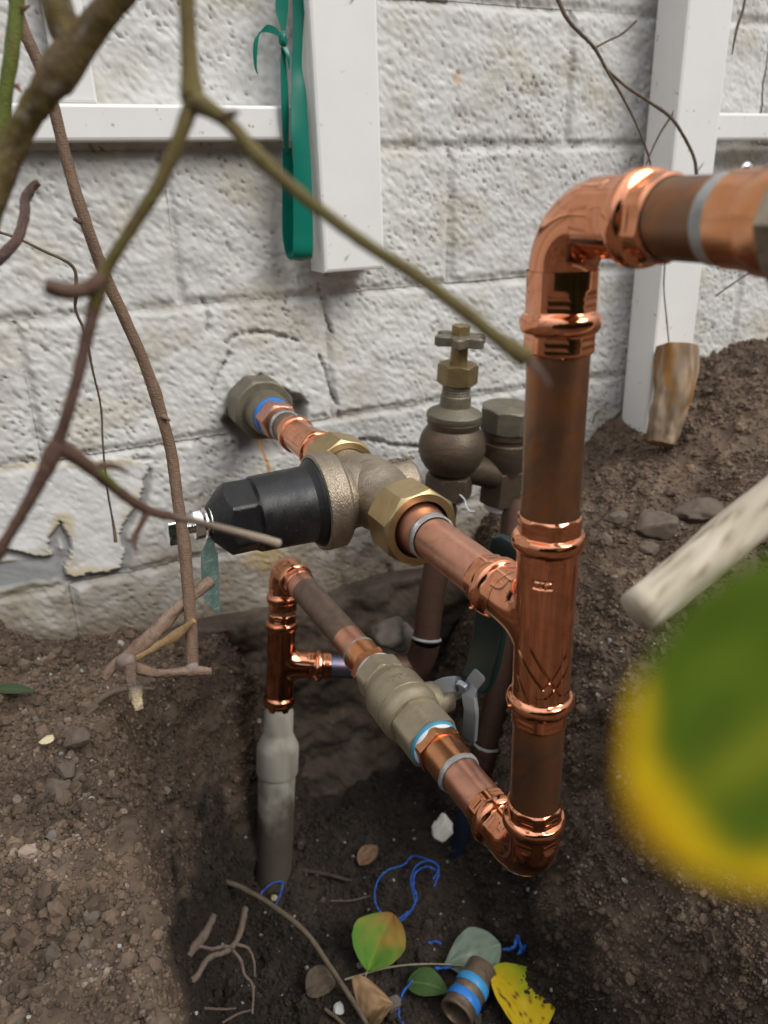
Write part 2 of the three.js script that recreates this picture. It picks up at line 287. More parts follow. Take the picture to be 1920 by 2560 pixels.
{ // loose crumbs of soil and grit: nobody could count them
  const rand = rng(11), kinds = [angular(pebble(1, 1, 0.5)), angular(pebble(2, 1, 0.55, 0.65)), angular(pebble(3, 1, 0.6, 0.8))], q = new THREE.Quaternion(), m4 = new THREE.Matrix4(), col = new THREE.Color(), c = [0, 0, 0];
  const counts = [48000, 22000, 16000];
  kinds.forEach((geo, k) => {
    const im = new THREE.InstancedMesh(geo, M.crumb, counts[k]); im.name = numbered('soil_crumbs'); im.userData = { kind: 'stuff', label: ['fine loose crumbs of brown soil over the banks', 'small flat crumbs of dry soil over the pit', 'coarse grit mixed into the loose soil'][k], category: 'soil' };
    for (let i = 0; i < counts[k]; i++) {
      let s; for (let t = 0; t < 8; t++) { s = groundSpots[Math.floor(rand() * groundSpots.length)]; if (s[4] > 0.0 + 0.3 * rand() && (k === 0 || fbm(s[0] * 14, 5, s[2] * 14, 2) > 0.0 + 0.25 * (rand() - 0.5))) break; }
      const u = rand(), r = 0.0007 + 0.0011 * u + (rand() < 0.10 ? 0.0018 * rand() : 0) + (rand() < 0.02 ? 0.0035 * rand() : 0);
      q.setFromEuler(new THREE.Euler(rand() * 6.28, rand() * 6.28, rand() * 6.28));
      const lift = r * 0.45; m4.compose(V(s[0] + s[3] * lift, s[1] + s[4] * lift, s[2] + s[5] * lift), q, V(r * (0.8 + rand() * 0.6), r, r * (0.8 + rand() * 0.5))); im.setMatrixAt(i, m4);
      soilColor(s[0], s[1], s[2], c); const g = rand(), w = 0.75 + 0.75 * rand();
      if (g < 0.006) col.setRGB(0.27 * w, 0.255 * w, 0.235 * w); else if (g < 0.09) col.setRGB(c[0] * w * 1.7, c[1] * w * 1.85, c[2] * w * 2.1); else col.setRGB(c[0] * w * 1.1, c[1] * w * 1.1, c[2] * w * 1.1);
      im.setColorAt(i, col);
    }
    im.castShadow = im.receiveShadow = true; scene.add(im);
  });
}

// ---------------------------------------------------------------- the painted block wall
const cracks = [ // [points on the wall, half width, depth]
  [[[0.1964, 0.3575, 0], [0.2098, 0.365, 0], [0.2329, 0.3657, 0], [0.2585, 0.3581, 0], [0.2741, 0.352, 0]], 0.0022, 0.004],
  [[[0.1721, 0.3003, 0], [0.1774, 0.3148, 0], [0.1874, 0.3313, 0], [0.1975, 0.3451, 0]], 0.0016, 0.003],
  [[[0.1769, 0.4024, 0], [0.1805, 0.3833, 0], [0.1783, 0.3729, 0]], 0.002, 0.004],
  [[[0.3211, 0.2551, 0], [0.3181, 0.2751, 0], [0.3103, 0.298, 0], [0.3049, 0.3201, 0], [0.3, 0.3311, 0]], 0.002, 0.004],
  [[[0.3043, 0.4092, 0], [0.308, 0.3917, 0], [0.3146, 0.3659, 0], [0.3173, 0.3553, 0]], 0.0017, 0.003],
  [[[0.2238, 0.2933, 0], [0.2238, 0.309, 0], [0.2295, 0.3186, 0]], 0.0025, 0.006],
  [[[0.3138, 0.2319, 0], [0.3343, 0.2246, 0], [0.3586, 0.2236, 0], [0.3894, 0.2116, 0], [0.4246, 0.2034, 0]], 0.0028, 0.006],
  [[[0.2673, 0.3999, 0], [0.2635, 0.3855, 0], [0.2642, 0.3756, 0]], 0.0012, 0.003],
  [[[0.3777, 0.047, 0], [0.39, 0.0061, 0], [0.4067, -0.0194, 0]], 0.003, 0.006],
];
const hole = [0.2317, 0.2682, 0];
const patchesBare = [[[-0.0417, 0.1418, 0], 0.06, 0.016]];
const sheet = [[-0.0697, 0.2607, 0], [-0.0195, 0.2577, 0], [0.0193, 0.2525, 0], [0.0648, 0.2488, 0], [0.102, 0.2404, 0], [0.0968, 0.2312, 0], [0.0887, 0.2194, 0], [0.0867, 0.2091, 0], [0.0809, 0.1966, 0], [0.0662, 0.1805, 0], [0.0582, 0.1701, 0], [0.0544, 0.1582, 0], [0.0567, 0.1408, 0], [0.051, 0.1233, 0], [0.035, 0.1226, 0], [0.016, 0.125, 0], [0.0013, 0.1229, 0], [-0.0062, 0.1292, 0], [-0.0055, 0.138, 0], [0.0023, 0.1505, 0], [0.0046, 0.1583, 0], [0.0046, 0.1691, 0], [0.0011, 0.1834, 0], [0.0001, 0.1931, 0], [-0.0048, 0.1836, 0], [-0.0095, 0.1803, 0], [-0.0153, 0.1735, 0], [-0.0172, 0.1632, 0], [-0.0136, 0.1553, 0], [-0.0187, 0.1527, 0], [-0.032, 0.1574, 0], [-0.0413, 0.1628, 0], [-0.0499, 0.169, 0], [-0.0864, 0.1815, 0]]; // outline of a thick sheet of old paint that is peeling off
function inside(x, y, pts) { let c = false; for (let i = 0, j = pts.length - 1; i < pts.length; j = i++) { const a = pts[i], b = pts[j]; if ((a[1] > y) !== (b[1] > y) && x < (b[0] - a[0]) * (y - a[1]) / (b[1] - a[1]) + a[0]) c = !c; } return c; }
function segDist(x, y, pts) { let m = 9; for (let i = 0; i < pts.length - 1; i++) { const ax = pts[i][0], ay = pts[i][1], bx = pts[i + 1][0] - ax, by = pts[i + 1][1] - ay, t = clamp(((x - ax) * bx + (y - ay) * by) / (bx * bx + by * by)); m = Math.min(m, Math.hypot(x - ax - t * bx, y - ay - t * by)); } return m; }
function wallPoint(x, y, c) { // relief (returned) and colour (into c) of the painted blocks
  const big = fbm(x * 9, y * 9, 2, 3), mid = fbm(x * 42, y * 42, 5, 3), fine = fbm(x * 170, y * 170, 9, 2);
  let z = 0.0050 * big + 0.0032 * mid + 0.0024 * fine;
  const zone = clamp(0.5 + 1.8 * fbm(x * 7 + 3, y * 7, 21, 3));
  const w = worley(x * 130, y * 130, 0.5), w2 = worley(x * 230 + 9, y * 230, 0.5), keep = hash(Math.floor(x * 60), Math.floor(y * 60), 5);
  const pit = clamp((0.30 - w) / 0.2) * (0.35 + 0.65 * zone), pit2 = clamp((0.26 - w2) / 0.16) * zone;
  z -= 0.0032 * pit + 0.0019 * pit2;
  // white paint with old stains; dirt sits in some of the pores
  const st = clamp((fbm(x * 13 + 8, y * 13, 31, 4) - 0.02) * 3.2), k = 1 + 0.06 * mid + 0.10 * fbm(x * 4, y * 4, 44, 2);
  let r = lerp(0.635, 0.545, st) * k, g = lerp(0.63, 0.515, st) * k, b = lerp(0.615, 0.445, st) * k;
  const dirt = Math.max(clamp((0.22 - w) / 0.12) * sstep(0.42, 0.75, zone + 0.3 * N(x * 60, y * 60, 3)), clamp((0.2 - w2) / 0.1) * sstep(0.5, 0.8, zone)) * (N(x * 33, y * 33, 8) > -0.12 ? 0.8 : 0.2);
  r = lerp(r, 0.13, dirt); g = lerp(g, 0.115, dirt); b = lerp(b, 0.09, dirt);
  // soil splashed on and stuck to the lowest blocks
  const edge = 0.080 + 0.02 * sstep(0.2, 0.32, x) - y + 0.09 * fbm(x * 10, y * 14, 50, 4) - (x > 0.55 ? 0.2 : 0), mud = sstep(-0.01, 0.05, edge) * (0.75 + 0.5 * fbm(x * 60, y * 60, 52, 2));
  r = lerp(r, 0.155, clamp(mud)); g = lerp(g, 0.118, clamp(mud)); b = lerp(b, 0.085, clamp(mud));
  const film = x < 0.62 ? sstep(0.185, 0.085, y + 0.11 * fbm(x * 8, y * 12, 57, 4)) * clamp(0.8 + 0.9 * fbm(x * 30, y * 30, 59, 3)) : 0; // earth splashed and smeared over the paint
  r = lerp(r, 0.25, film * 0.93); g = lerp(g, 0.205, film * 0.93); b = lerp(b, 0.148, film * 0.93);
  for (const [q, a, d] of patchesBare) { const e = Math.hypot((x - q[0]) / a, (y - q[1]) / d) + 0.5 * fbm(x * 40, y * 40, 61, 3); if (e < 1) { const t = sstep(1, 0.85, e); r = lerp(r, 0.30, t); g = lerp(g, 0.31, t); b = lerp(b, 0.315, t); z = lerp(z, 0.3 * z - 0.002, t); } }
  for (const [pts, hw, dp] of cracks) { const e = segDist(x, y, pts) + 0.0022 * N(x * 200, y * 200, 3) + 0.0014 * N(x * 60, y * 60, 33); if (e < hw * 1.3) { const t = sstep(hw * 1.3, hw * 0.3, e); z -= dp * t; const q = sstep(hw * 1.0, hw * 0.3, e) * clamp(0.55 + 1.6 * N(x * 110, y * 110, 12)); r = lerp(r, 0.10, q); g = lerp(g, 0.10, q); b = lerp(b, 0.095, q); } }
  { const e = Math.hypot(x - hole[0], (y - hole[1]) * 1.1) + 0.022 * fbm(x * 34, y * 34, 70, 3); if (e < 0.05) { const t = sstep(0.05, 0.036, e); z -= 0.02 * t; r = lerp(r, 0.16, t * 0.9); g = lerp(g, 0.15, t * 0.9); b = lerp(b, 0.13, t * 0.9); } }
  { const sx = hole[0] - 0.004 + 0.002 * N(y * 60, 4, 1), e = Math.abs(x - sx) / 0.0021 + (y > hole[1] - 0.02 || y < hole[1] - 0.075 ? 9 : 0); const t = sstep(1.2, 0.6, e) * 0.9; r = lerp(r, 0.50, t); g = lerp(g, 0.21, t); b = lerp(b, 0.03, t); }
  { const e = Math.hypot((x - 0.215) / 0.035, (y - 0.105) / 0.03) + 0.7 * fbm(x * 30, y * 30, 75, 3), t = sstep(1, 0.5, e) * 0.6; r = lerp(r, 0.42, t); g = lerp(g, 0.30, t); b = lerp(b, 0.12, t); }
  { const e = Math.hypot((x - 0.478) / 0.012, (y - 0.612) / 0.012) + 0.9 * fbm(x * 70, y * 70, 78, 3), t = sstep(0.8, 0.4, e) * 0.7; r = lerp(r, 0.45, t); g = lerp(g, 0.25, t); b = lerp(b, 0.07, t); }
  if (x < 0.1 && y > 0.08 && y < 0.262) { // old paint sheet over bare grey block
    const X = x + 0.0016 * fbm(x * 60, y * 60, 120, 3), Y = y + 0.0016 * fbm(x * 60, y * 60, 123, 3);
    if (inside(X, Y, sheet)) { const e = segDist(X, Y, sheet), lift = sstep(0.02, 0, e) * 0.0022 * sstep(0.225, 0.20, y); z = 0.0008 + 0.5 * z + lift; const q = 1 + 0.12 * fbm(x * 20, y * 20, 127, 3), ow = clamp((fbm(x * 22, y * 22, 129, 3) + 0.5 * sstep(0.02, 0, e) - 0.28) * 3); r = lerp(0.66, 0.55, ow) * q; g = lerp(0.655, 0.49, ow) * q; b = lerp(0.645, 0.36, ow) * q; }
    else if (y < 0.245) { const e = segDist(X, Y, sheet), t = sstep(0.013, 0.006, e + 0.006 * fbm(x * 50, y * 50, 131, 2)); z = lerp(z, z * 0.4 - 0.003, t); const q = 1 + 0.4 * fbm(x * 60, y * 60, 133, 3); r = lerp(r, 0.31 * q, t); g = lerp(g, 0.31 * q, t); b = lerp(b, 0.31 * q, t); }
  }
  c[0] = r; c[1] = g; c[2] = b; return z;
}
function gridGeo(nx, ny, at) {
  const p = [], col = [], idx = [], c = [0, 0, 0];
  for (let j = 0; j <= ny; j++) for (let i = 0; i <= nx; i++) { const q = at(i / nx, j / ny, c); p.push(...q); col.push(...c); }
  for (let j = 0; j < ny; j++) for (let i = 0; i < nx; i++) { const a = j * (nx + 1) + i; idx.push(a, a + 1, a + nx + 1, a + 1, a + nx + 2, a + nx + 1); }
  const g = new THREE.BufferGeometry(); g.setAttribute('position', new THREE.Float32BufferAttribute(p, 3)); g.setAttribute('color', new THREE.Float32BufferAttribute(col, 3)); g.setIndex(idx); g.computeVertexNormals(); return g;
}
const wallMat = R({ vertexColors: true, roughness: 0.72 });
const wall = thing('block_wall', 'white painted rough concrete block wall behind the pipes', 'wall', [0.4, -0.1, 0]);
{
  const rows = [-0.31, -0.168, -0.026, 0.116, 0.258, 0.399, 0.545, 0.683, 0.825, 0.967, 1.109, 1.251, 1.393], L = 0.316, first = 0.153, J = 0.0042;
  rows.slice(0, -1).forEach((y0, r) => {
    const y1 = rows[r + 1], odd = (r % 2 === 1) ? 0 : L / 2;
    for (let k = -9; k < 9; k++) {
      const x0 = first + odd + k * L, x1 = x0 + L;
      if (x1 < -2 || x0 > 2.4) continue;
      const seen = x1 > -0.12 && x0 < 1.12 && y1 > -0.1 && y0 < 0.76, st = seen ? 0.0022 : 0.03, nx = Math.ceil((x1 - x0) / st), ny = Math.ceil((y1 - y0) / st), tilt = (hash(r, k, 1) - 0.5) * 0.004, off = (hash(k, r, 2) - 0.5) * 0.003;
      const g = gridGeo(nx, ny, (u, v, c) => {
        const x = lerp(x0, x1, u), y = lerp(y0, y1, v);
        let z = wallPoint(x, y, c) + off + tilt * (v - 0.5);
        const e = Math.min(x - x0, x1 - x, (y - y0), y1 - y) + 0.0030 * fbm(x * 55, y * 55, 88, 3), d = 1 - sstep(J * 0.35, J * 2.1, e), vert = Math.min(x - x0, x1 - x) < Math.min(y - y0, y1 - y);
        const deep = (vert ? 0.0060 : 0.0042) * (0.75 + 0.9 * fbm(x * 12, y * 12, 90, 2));
        z -= deep * d;
        const jd = d * clamp(0.25 + 1.5 * fbm(x * 30, y * 30, 92, 3)) * (vert ? 0.3 : 0.75); // dirt caught on the joints
        c[0] = lerp(c[0], 0.33, jd); c[1] = lerp(c[1], 0.29, jd); c[2] = lerp(c[2], 0.23, jd);
        return [x, y, z];
      });
      part(wall, 'block', g, wallMat);
    }
  });
  part(wall, 'mortar', slab([-2, -0.31, -0.16], [2.4, 1.393, -0.03], 0.004), R({ color: lin(0.5, 0.48, 0.45), roughness: 0.9 }));
  part(wall, 'cap', slab([-2.02, 1.395, -0.18], [2.42, 1.44, 0.03], 0.006), R({ color: lin(0.6, 0.6, 0.59), roughness: 0.8 }));
  // soil caked concrete footing under the blocks
  const foot = gridGeo(260, 130, (u, v, c) => {
    const x = lerp(0.02, 0.75, u), t = v; const y = lerp(-0.36, 0.035 + 0.02 * fbm(x * 9, 2, 4, 2), Math.min(1, t / 0.85));
    let z = t < 0.85 ? 0.03 : lerp(0.03, -0.02, (t - 0.85) / 0.15);
    z += 0.035 * fbm(x * 8, y * 10, 101, 3) + 0.010 * fbm(x * 40, y * 40, 103, 3) + 0.003 * fbm(x * 160, y * 160, 105, 2);
    const k = 1 + 1.1 * fbm(x * 20, y * 30, z * 30 + 107, 4) + 0.4 * N(x * 200, y * 200, z * 200), gy = clamp((fbm(x * 14, y * 14, z * 14 + 109, 3) - 0.12) * 5);
    c[0] = lerp(0.07, 0.11, gy) * k; c[1] = lerp(0.051, 0.092, gy) * k; c[2] = lerp(0.037, 0.072, gy) * k; return [x, y, z];
  });
  part(wall, 'footing', foot, M.soil, 'soil caked brown footing under the white blocks');
}

// ---------------------------------------------------------------- trellis frames of white vinyl
{
  const t = thing('vinyl_trellis', 'white vinyl trellis frame with a hanging post and green ribbon', 'trellis', [0.2, 0.42, 0.02]);
  part(t, 'post', slab([0.2935, 0.4255, 0.006], [0.3625, 1.3, 0.05], 0.0035), M.vinyl);
  part(t, 'rail', slab([-1.2, 0.551, 0.004], [0.279, 0.581, 0.027], 0.003), M.vinyl);
  part(t, 'slat', slab([0.067, 0.5815, 0.008], [0.099, 1.3, 0.023], 0.0025), M.vinyl);
  part(t, 'slat', slab([-0.35, 0.5815, 0.008], [-0.318, 1.3, 0.023], 0.0025), M.vinyl);
  part(t, 'rail', slab([-1.2, 1.1, 0.024], [0.292, 1.13, 0.044], 0.003), M.vinyl);
  const u = thing('vinyl_trellis', 'white vinyl trellis post set in the soil beside a rotten wooden stake', 'trellis', [0.77, 0.16, 0.03]);
  part(u, 'post', slab([0.735, 0.12, 0.012], [0.804, 1.3, 0.062], 0.004), M.vinyl);
  part(u, 'rail', slab([0.8045, 0.547, 0.02], [2.2, 0.577, 0.045], 0.003), M.vinyl);
  { const g = new THREE.SphereGeometry(0.011, 24, 12); g.scale(1, 1, 0.5); g.translate(...[0.8708, 0.5115, 0.05]); part(u, 'screw_head', g, M.zinc, 'shiny domed screw head'); }
  part(u, 'rail', slab([0.8045, 1.1, 0.02], [2.2, 1.13, 0.045], 0.003), M.vinyl);
}
// flat ribbon with a little thickness: points, half widths and the direction its width lies in
function ribbon(pts, hw, side, n = 60, th = 0.0003) {
  const c = new THREE.CatmullRomCurve3(pts.map((q) => V(...q)), false, 'centripetal'), p = [], idx = [];
  for (let i = 0; i <= n; i++) {
    const t = i / n, q = c.getPointAt(t), f = t * (hw.length - 1), k = Math.min(hw.length - 2, Math.floor(f)), w = lerp(hw[k], hw[k + 1], f - k);
    const fs = t * (side.length - 1), ks = Math.min(side.length - 2, Math.floor(fs)), s = V(...side[ks]).lerp(V(...side[ks + 1]), fs - ks).normalize(), nn = c.getTangentAt(t).cross(s).normalize();
    for (const [a, b] of [[-1, -1], [0, -1.6], [1, -1], [1, 1], [0, 1.6], [-1, 1]]) p.push(q.x + s.x * a * w + nn.x * b * th + (a === 0 ? nn.x * w * 0.12 : 0), q.y + s.y * a * w + nn.y * b * th + (a === 0 ? nn.y * w * 0.12 : 0), q.z + s.z * a * w + nn.z * b * th + (a === 0 ? nn.z * w * 0.12 : 0));
  }
  for (let i = 0; i < n; i++) for (let j = 0; j < 6; j++) { const a = i * 6 + j, b = i * 6 + (j + 1) % 6; idx.push(a, b, a + 6, b, b + 6, a + 6); }
  idx.push(0, 2, 1, 0, 5, 2, 2, 5, 3, 3, 5, 4); const e = n * 6; idx.push(e, e + 1, e + 2, e, e + 2, e + 5, e + 2, e + 3, e + 5, e + 3, e + 4, e + 5);
  const g = new THREE.BufferGeometry(); g.setAttribute('position', new THREE.Float32BufferAttribute(p, 3)); g.setIndex(idx); return creased(g, 0.7);
}
{
  const t = thing('plant_tie', 'green plastic plant tie ribbon looped over the white rail', 'ribbon', [0.28, 0.45, 0.04]);
  part(t, 'loop', ribbon([[0.2909, 0.6888, 0.035], [0.2884, 0.6561, 0.035], [0.2853, 0.6335, 0.036], [0.2823, 0.6105, 0.037], [0.2822, 0.5948, 0.039], [0.2804, 0.575, 0.041], [0.2791, 0.5548, 0.043], [0.2791, 0.5344, 0.044], [0.2771, 0.5011, 0.045], [0.275, 0.4667, 0.045], [0.2733, 0.4455, 0.044], [0.2741, 0.4397, 0.036], [0.2716, 0.443, 0.028], [0.2695, 0.4575, 0.026], [0.2695, 0.4842, 0.025], [0.2701, 0.5186, 0.026], [0.2704, 0.5437, 0.027]],
    [0.0055, 0.0055, 0.0045, 0.005, 0.008, 0.0095, 0.009, 0.0095, 0.010, 0.0105, 0.0105, 0.010, 0.008, 0.006, 0.0045], [[1, 0, 0.1], [1, 0, 0.3], [1, 0, 0], [1, 0, -0.2], [1, 0, 0.1], [1, 0, 0], [1, 0, 0], [1, 0, 0.1], [1, 0, 0.2]], 110), M.ribbon);
  part(t, 'strand', ribbon([[0.2697, 0.5395, 0.028], [0.2686, 0.5557, 0.031], [0.2688, 0.5755, 0.034], [0.2699, 0.599, 0.034], [0.2703, 0.6144, 0.034], [0.2716, 0.6303, 0.034]], [0.002, 0.003, 0.0036, 0.0036, 0.003, 0.002], [[1, 0, 0.2], [1, 0, 0]], 40), M.ribbon);
  part(t, 'strand', ribbon([[0.2727, 0.6423, 0.034], [0.2725, 0.6555, 0.034], [0.2734, 0.6665, 0.034], [0.2748, 0.688, 0.034]], [0.002, 0.006, 0.0062, 0.006], [[1, 0, 0], [1, 0, 0.2]], 30), M.ribbon);
  part(t, 'tail', ribbon([[0.269, 0.6381, 0.036], [0.261, 0.6405, 0.042], [0.2511, 0.6409, 0.046], [0.2432, 0.6346, 0.047], [0.2399, 0.6229, 0.047], [0.2396, 0.6082, 0.046], [0.2413, 0.6047, 0.045]], [0.002, 0.003, 0.0034, 0.0028, 0.0022, 0.0016, 0.0005], [[0, 1, 0.1], [0.3, 1, 0], [0.8, 0.5, 0], [1, 0, 0], [1, 0, 0]], 50), M.ribbon);
  part(t, 'tail', ribbon([[0.2718, 0.6293, 0.036], [0.2741, 0.6215, 0.038], [0.2745, 0.6102, 0.038]], [0.0025, 0.0018, 0.0004], [[1, 0, 0], [1, 0.2, 0]], 20), M.ribbon);
  const k = pebble(31, 2, 0.4, 1.5); k.scale(0.0042, 0.0042, 0.0035); k.translate(...[0.2709, 0.6348, 0.036]); part(t, 'knot', k, M.ribbon, 'dark tight knot of the green ribbon');
}

// ---------------------------------------------------------------- copper press fittings
const FAR = [0.2126, 0.1251, 0.0845]; // corner of the far elbow
const PX = 0.2196, PZ = 0.5415, PR = 0.0143, UY = 0.289, LY = 0.122;
const arr = (a, b, n) => Array.from({ length: n + 1 }, (_, i) => lerp(a, b, i / n));
// press end: from the lip (s = 0) inwards; flats pressed on both sides of the bead, with stamped dashes
const pressProfile = (s) => {
  if (s < 0.0012) return lerp(0.0147, 0.01585, s / 0.0012);
  if (s < 0.0095) return 0.01585;
  if (s < 0.0185) { const t = (s - 0.0140) / 0.0045; return 0.0157 + 0.0027 * Math.sqrt(Math.max(0, 1 - t * t)); }
  return 0.0157;
};
function pressEnd(o, dir, len, opt = {}) {
  const k = opt.scale ?? 1, ss = [0, 0.0004, 0.0008, 0.0012, ...arr(0.0018, 0.0094, 10), ...arr(0.0097, 0.0183, 18), ...arr(0.019, Math.max(0.0192, len), Math.max(4, Math.round((len - 0.019) / 0.0008)))];
  return turned(o, dir, ss, (s, a) => {
    let r = pressProfile(s);
    const flat = (s < 0.0098 ? 1 : s > 0.0188 && s < 0.0285 ? sstep(0.0285, 0.0265, s) : 0);
    if (flat) {
      const h = hexR(a, 0.01505, opt.off ?? 0.35); r = Math.min(r, lerp(r, h, flat));
      const w = Math.PI / 3; let t = ((a + (opt.off ?? 0.35)) % w + w) % w - w / 2; // stamped dashes on each flat
      if (Math.abs(t) < 0.3) for (const c of [0.0034, 0.0066, 0.0215, 0.0245]) if (Math.abs(s - c) < 0.0006) r -= 0.00028;
    } else if (s > 0.0098 && s < 0.0186) { r += 0.0003 * Math.cos(6 * (a + (opt.off ?? 0.35))) * -0.6; }
    return r * k;
  }, 144);
}
// branch of a tee: starts on the main barrel (radius Rm, along axis m) and runs out along d, flared up and down
function saddle(o, d, m, Rm, rb, len, flare, seg = 96, n = 22) {
  const D0 = V(...d).normalize(), M0 = V(...m).normalize(), E = V().crossVectors(M0, D0).normalize(), p = [], uv = [], idx = [];
  for (let i = 0; i <= n; i++) for (let j = 0; j <= seg; j++) {
    const t = i / n, a = j / seg * Math.PI * 2, r = rb + flare * Math.sin(a) ** 2 * (1 - t) ** 3, x = Math.min(r * Math.cos(a), Rm * 0.999), s0 = Math.sqrt(Math.max(0, Rm * Rm - x * x)) - 0.0006, s = lerp(s0, len, Math.pow(t, 1.15));
    p.push(o[0] + D0.x * s + E.x * r * Math.cos(a) + M0.x * r * Math.sin(a), o[1] + D0.y * s + E.y * r * Math.cos(a) + M0.y * r * Math.sin(a), o[2] + D0.z * s + E.z * r * Math.cos(a) + M0.z * r * Math.sin(a)); uv.push(j / seg * 0.09, s);
  }
  for (let i = 0; i < n; i++) for (let j = 0; j < seg; j++) { const a = i * (seg + 1) + j; idx.push(a, a + 1, a + seg + 1, a + 1, a + seg + 2, a + seg + 1); }
  const g = new THREE.BufferGeometry(); g.setAttribute('position', new THREE.Float32BufferAttribute(p, 3)); g.setAttribute('uv', new THREE.Float32BufferAttribute(uv, 2)); g.setIndex(idx); g.computeVertexNormals(); return g;
}
const ringBead = (o, dir, r, w, h) => { const ss = arr(0, w, 10); return turned(o, dir, ss, (s) => r + h * Math.sin(Math.PI * clamp(s / w, 0.02, 0.98)), 48); };
function solderRing(o, dir, r, w, seed) { const ss = arr(0, w, 10); return turned(o, dir, ss, (s, a) => r - 0.0003 + 0.0016 * Math.sin(Math.PI * clamp(s / w, 0, 1)) * (1 + 0.6 * N(Math.cos(a) * 2 + seed, Math.sin(a) * 2, s * 300)), 64); }
const bend = (c, from, to, R0, r, n = 28) => { // quarter bend round corner c
  const f = V(...from), t = V(...to), q = V(...c).addScaledVector(f, -R0).addScaledVector(t, R0), pts = [];
  for (let i = 0; i <= n; i++) { const a = i / n * Math.PI / 2; pts.push(q.clone().addScaledVector(t, -R0 * Math.cos(a)).addScaledVector(f, R0 * Math.sin(a))); }
  const g = new THREE.TubeGeometry(new THREE.CatmullRomCurve3(pts), n * 2, r, 48, false); return g;
};
{
  const t = thing('copper_riser', 'shiny new copper riser pipe with press elbows and tee', 'pipe', [PX, 0.1, PZ]);
  const ey = 0.488; // the level of the pipe that leaves towards the viewer
  // upper elbow
  const e1 = part(t, 'elbow', bend([PX, ey, PZ], [0, 1, 0], [0, 0, 1], 0.0235, 0.01515), M.copper, 'polished copper elbow at the top of the riser');
  part(e1, 'press_socket', pressEnd([PX, 0.4300, PZ], [0, 1, 0], 0.0365, { off: 0.72 }), M.copper);
  part(e1, 'press_socket', pressEnd([PX, ey, PZ + 0.0610], [0, 0, -1], 0.0390, { off: 0.5 }), M.copper);
  const h = part(t, 'pipe', turned([PX, ey, PZ + 0.05], [0, 0, 1], arr(0, 0.080, 10), () => PR, 64), M.copperOld, 'tarnished brown copper pipe above the elbow');
  part(h, 'solder_ring', turned([PX, ey, PZ + 0.0835], [0, 0, 1], arr(0, 0.0075, 10), (s, a) => PR + 0.0005 + 0.0003 * N(Math.cos(a) * 2, Math.sin(a) * 2, s * 200) - (s < 0.0005 || s > 0.007 ? 0.001 : 0), 48), M.solder);
  const ad = part(t, 'adapter', lathe([PX, ey, PZ + 0.0900], [0, 0, 1], [[0, 0.0143], [0.0004, 0.0156], [0.0125, 0.0158], [0.0145, 0.0172], [0.024, 0.0174], [0.05, 0.0174]], 64), M.copperHeated, 'heat stained copper adapter at the pipe end');
  part(ad, 'brass_collar', nut([PX, ey, PZ + 0.1140], [0, 0, 1], 0, 0.05, 0.0186, 0.015, { n: 6 }), M.bronze);
  // main riser
  part(t, 'pipe', turned([PX, 0.345, PZ], [0, 1, 0], arr(0, 0.092, 40), (s, a) => PR + 0.00002 * N(s * 900, a, 0), 72), M.copperOld, 'tarnished brown length of riser pipe');
  // tee
  const scratches = [[[-0.9, -0.012], [0.1, -0.032], [0.9, -0.012]], [[-0.9, -0.028], [-0.2, -0.045], [1.1, -0.02]], [[-0.4, -0.008], [0.6, -0.035], [1.0, -0.042]], [[-0.8, -0.050], [0.1, -0.052], [0.9, -0.046]], [[0.75, 0.0], [0.78, -0.055]], [[-0.42, 0.0275], [0.2, 0.0275], [0.2, 0.0312], [-0.42, 0.0312], [-0.42, 0.0275]], [[-0.2, 0.0312], [-0.2, 0.0275]], [[0.04, 0.0312], [-0.1, 0.029], [0.0, 0.0275]]];
  const tg = turned([PX, 0.2405, PZ], [0, 1, 0], arr(0, 0.0925, 230), (s, a) => {
    let r = 0.0155; const y = s + 0.2405 - UY, A = a - 0.92; // engraved scratches on the camera side
    let q = A > Math.PI ? A - 2 * Math.PI : A; q = q < -Math.PI ? q + 2 * Math.PI : q;
    for (const l of scratches) { const e = segDist(q * 0.0155, y, l.map(([u, v]) => [u * 0.0155, v])); if (e < 0.0007) r -= 0.0010 * (1 - e / 0.0007); }
    return r + 0.00004 * fbm(Math.cos(a) * 2, Math.sin(a) * 2, s * 60, 2);
  }, 200);
  const tee = part(t, 'tee', tg, M.copper, 'scratched copper tee halfway up the riser');
  part(tee, 'press_socket', pressEnd([PX, 0.3512, PZ], [0, -1, 0], 0.024, { off: 0.1 }), M.copper);
  part(tee, 'press_socket', pressEnd([PX, 0.2275, PZ], [0, 1, 0], 0.024, { off: 0.1 }), M.copper);
  part(tee, 'branch', saddle([PX, UY, PZ], [0, 0, -1], [0, 1, 0], 0.0155, 0.0155, 0.034, 0.009), M.copper);
  part(tee, 'press_socket', pressEnd([PX, UY, PZ - 0.0585], [0, 0, 1], 0.028, { off: 0.2 }), M.copper);
  const tab = (p, s) => { const g = pebble(5, 2, 0.3, 0.5); g.scale(0.0022, 0.0022, 0.0016); g.translate(...p); return g; };
  part(tee, 'burr', tab([PX - 0.0165, UY - 0.009, PZ - 0.0450]), M.copper); part(tee, 'burr', tab([PX - 0.0176, 0.2415, PZ - 0.002]), M.copper);
  // lower pipe and elbow
  part(t, 'pipe', turned([PX, 0.16, PZ], [0, 1, 0], arr(0, 0.075, 40), () => PR, 72), M.copperOld, 'short brown pipe between tee and lower elbow');
  const e2 = part(t, 'elbow', bend([PX, LY, PZ], [0, -1, 0], [0, 0, -1], 0.0195, 0.0157), M.copper, 'polished copper elbow at the foot of the riser');
  part(e2, 'press_socket', pressEnd([PX, 0.1705, PZ], [0, -1, 0], 0.031, { off: 0.1 }), M.copper);
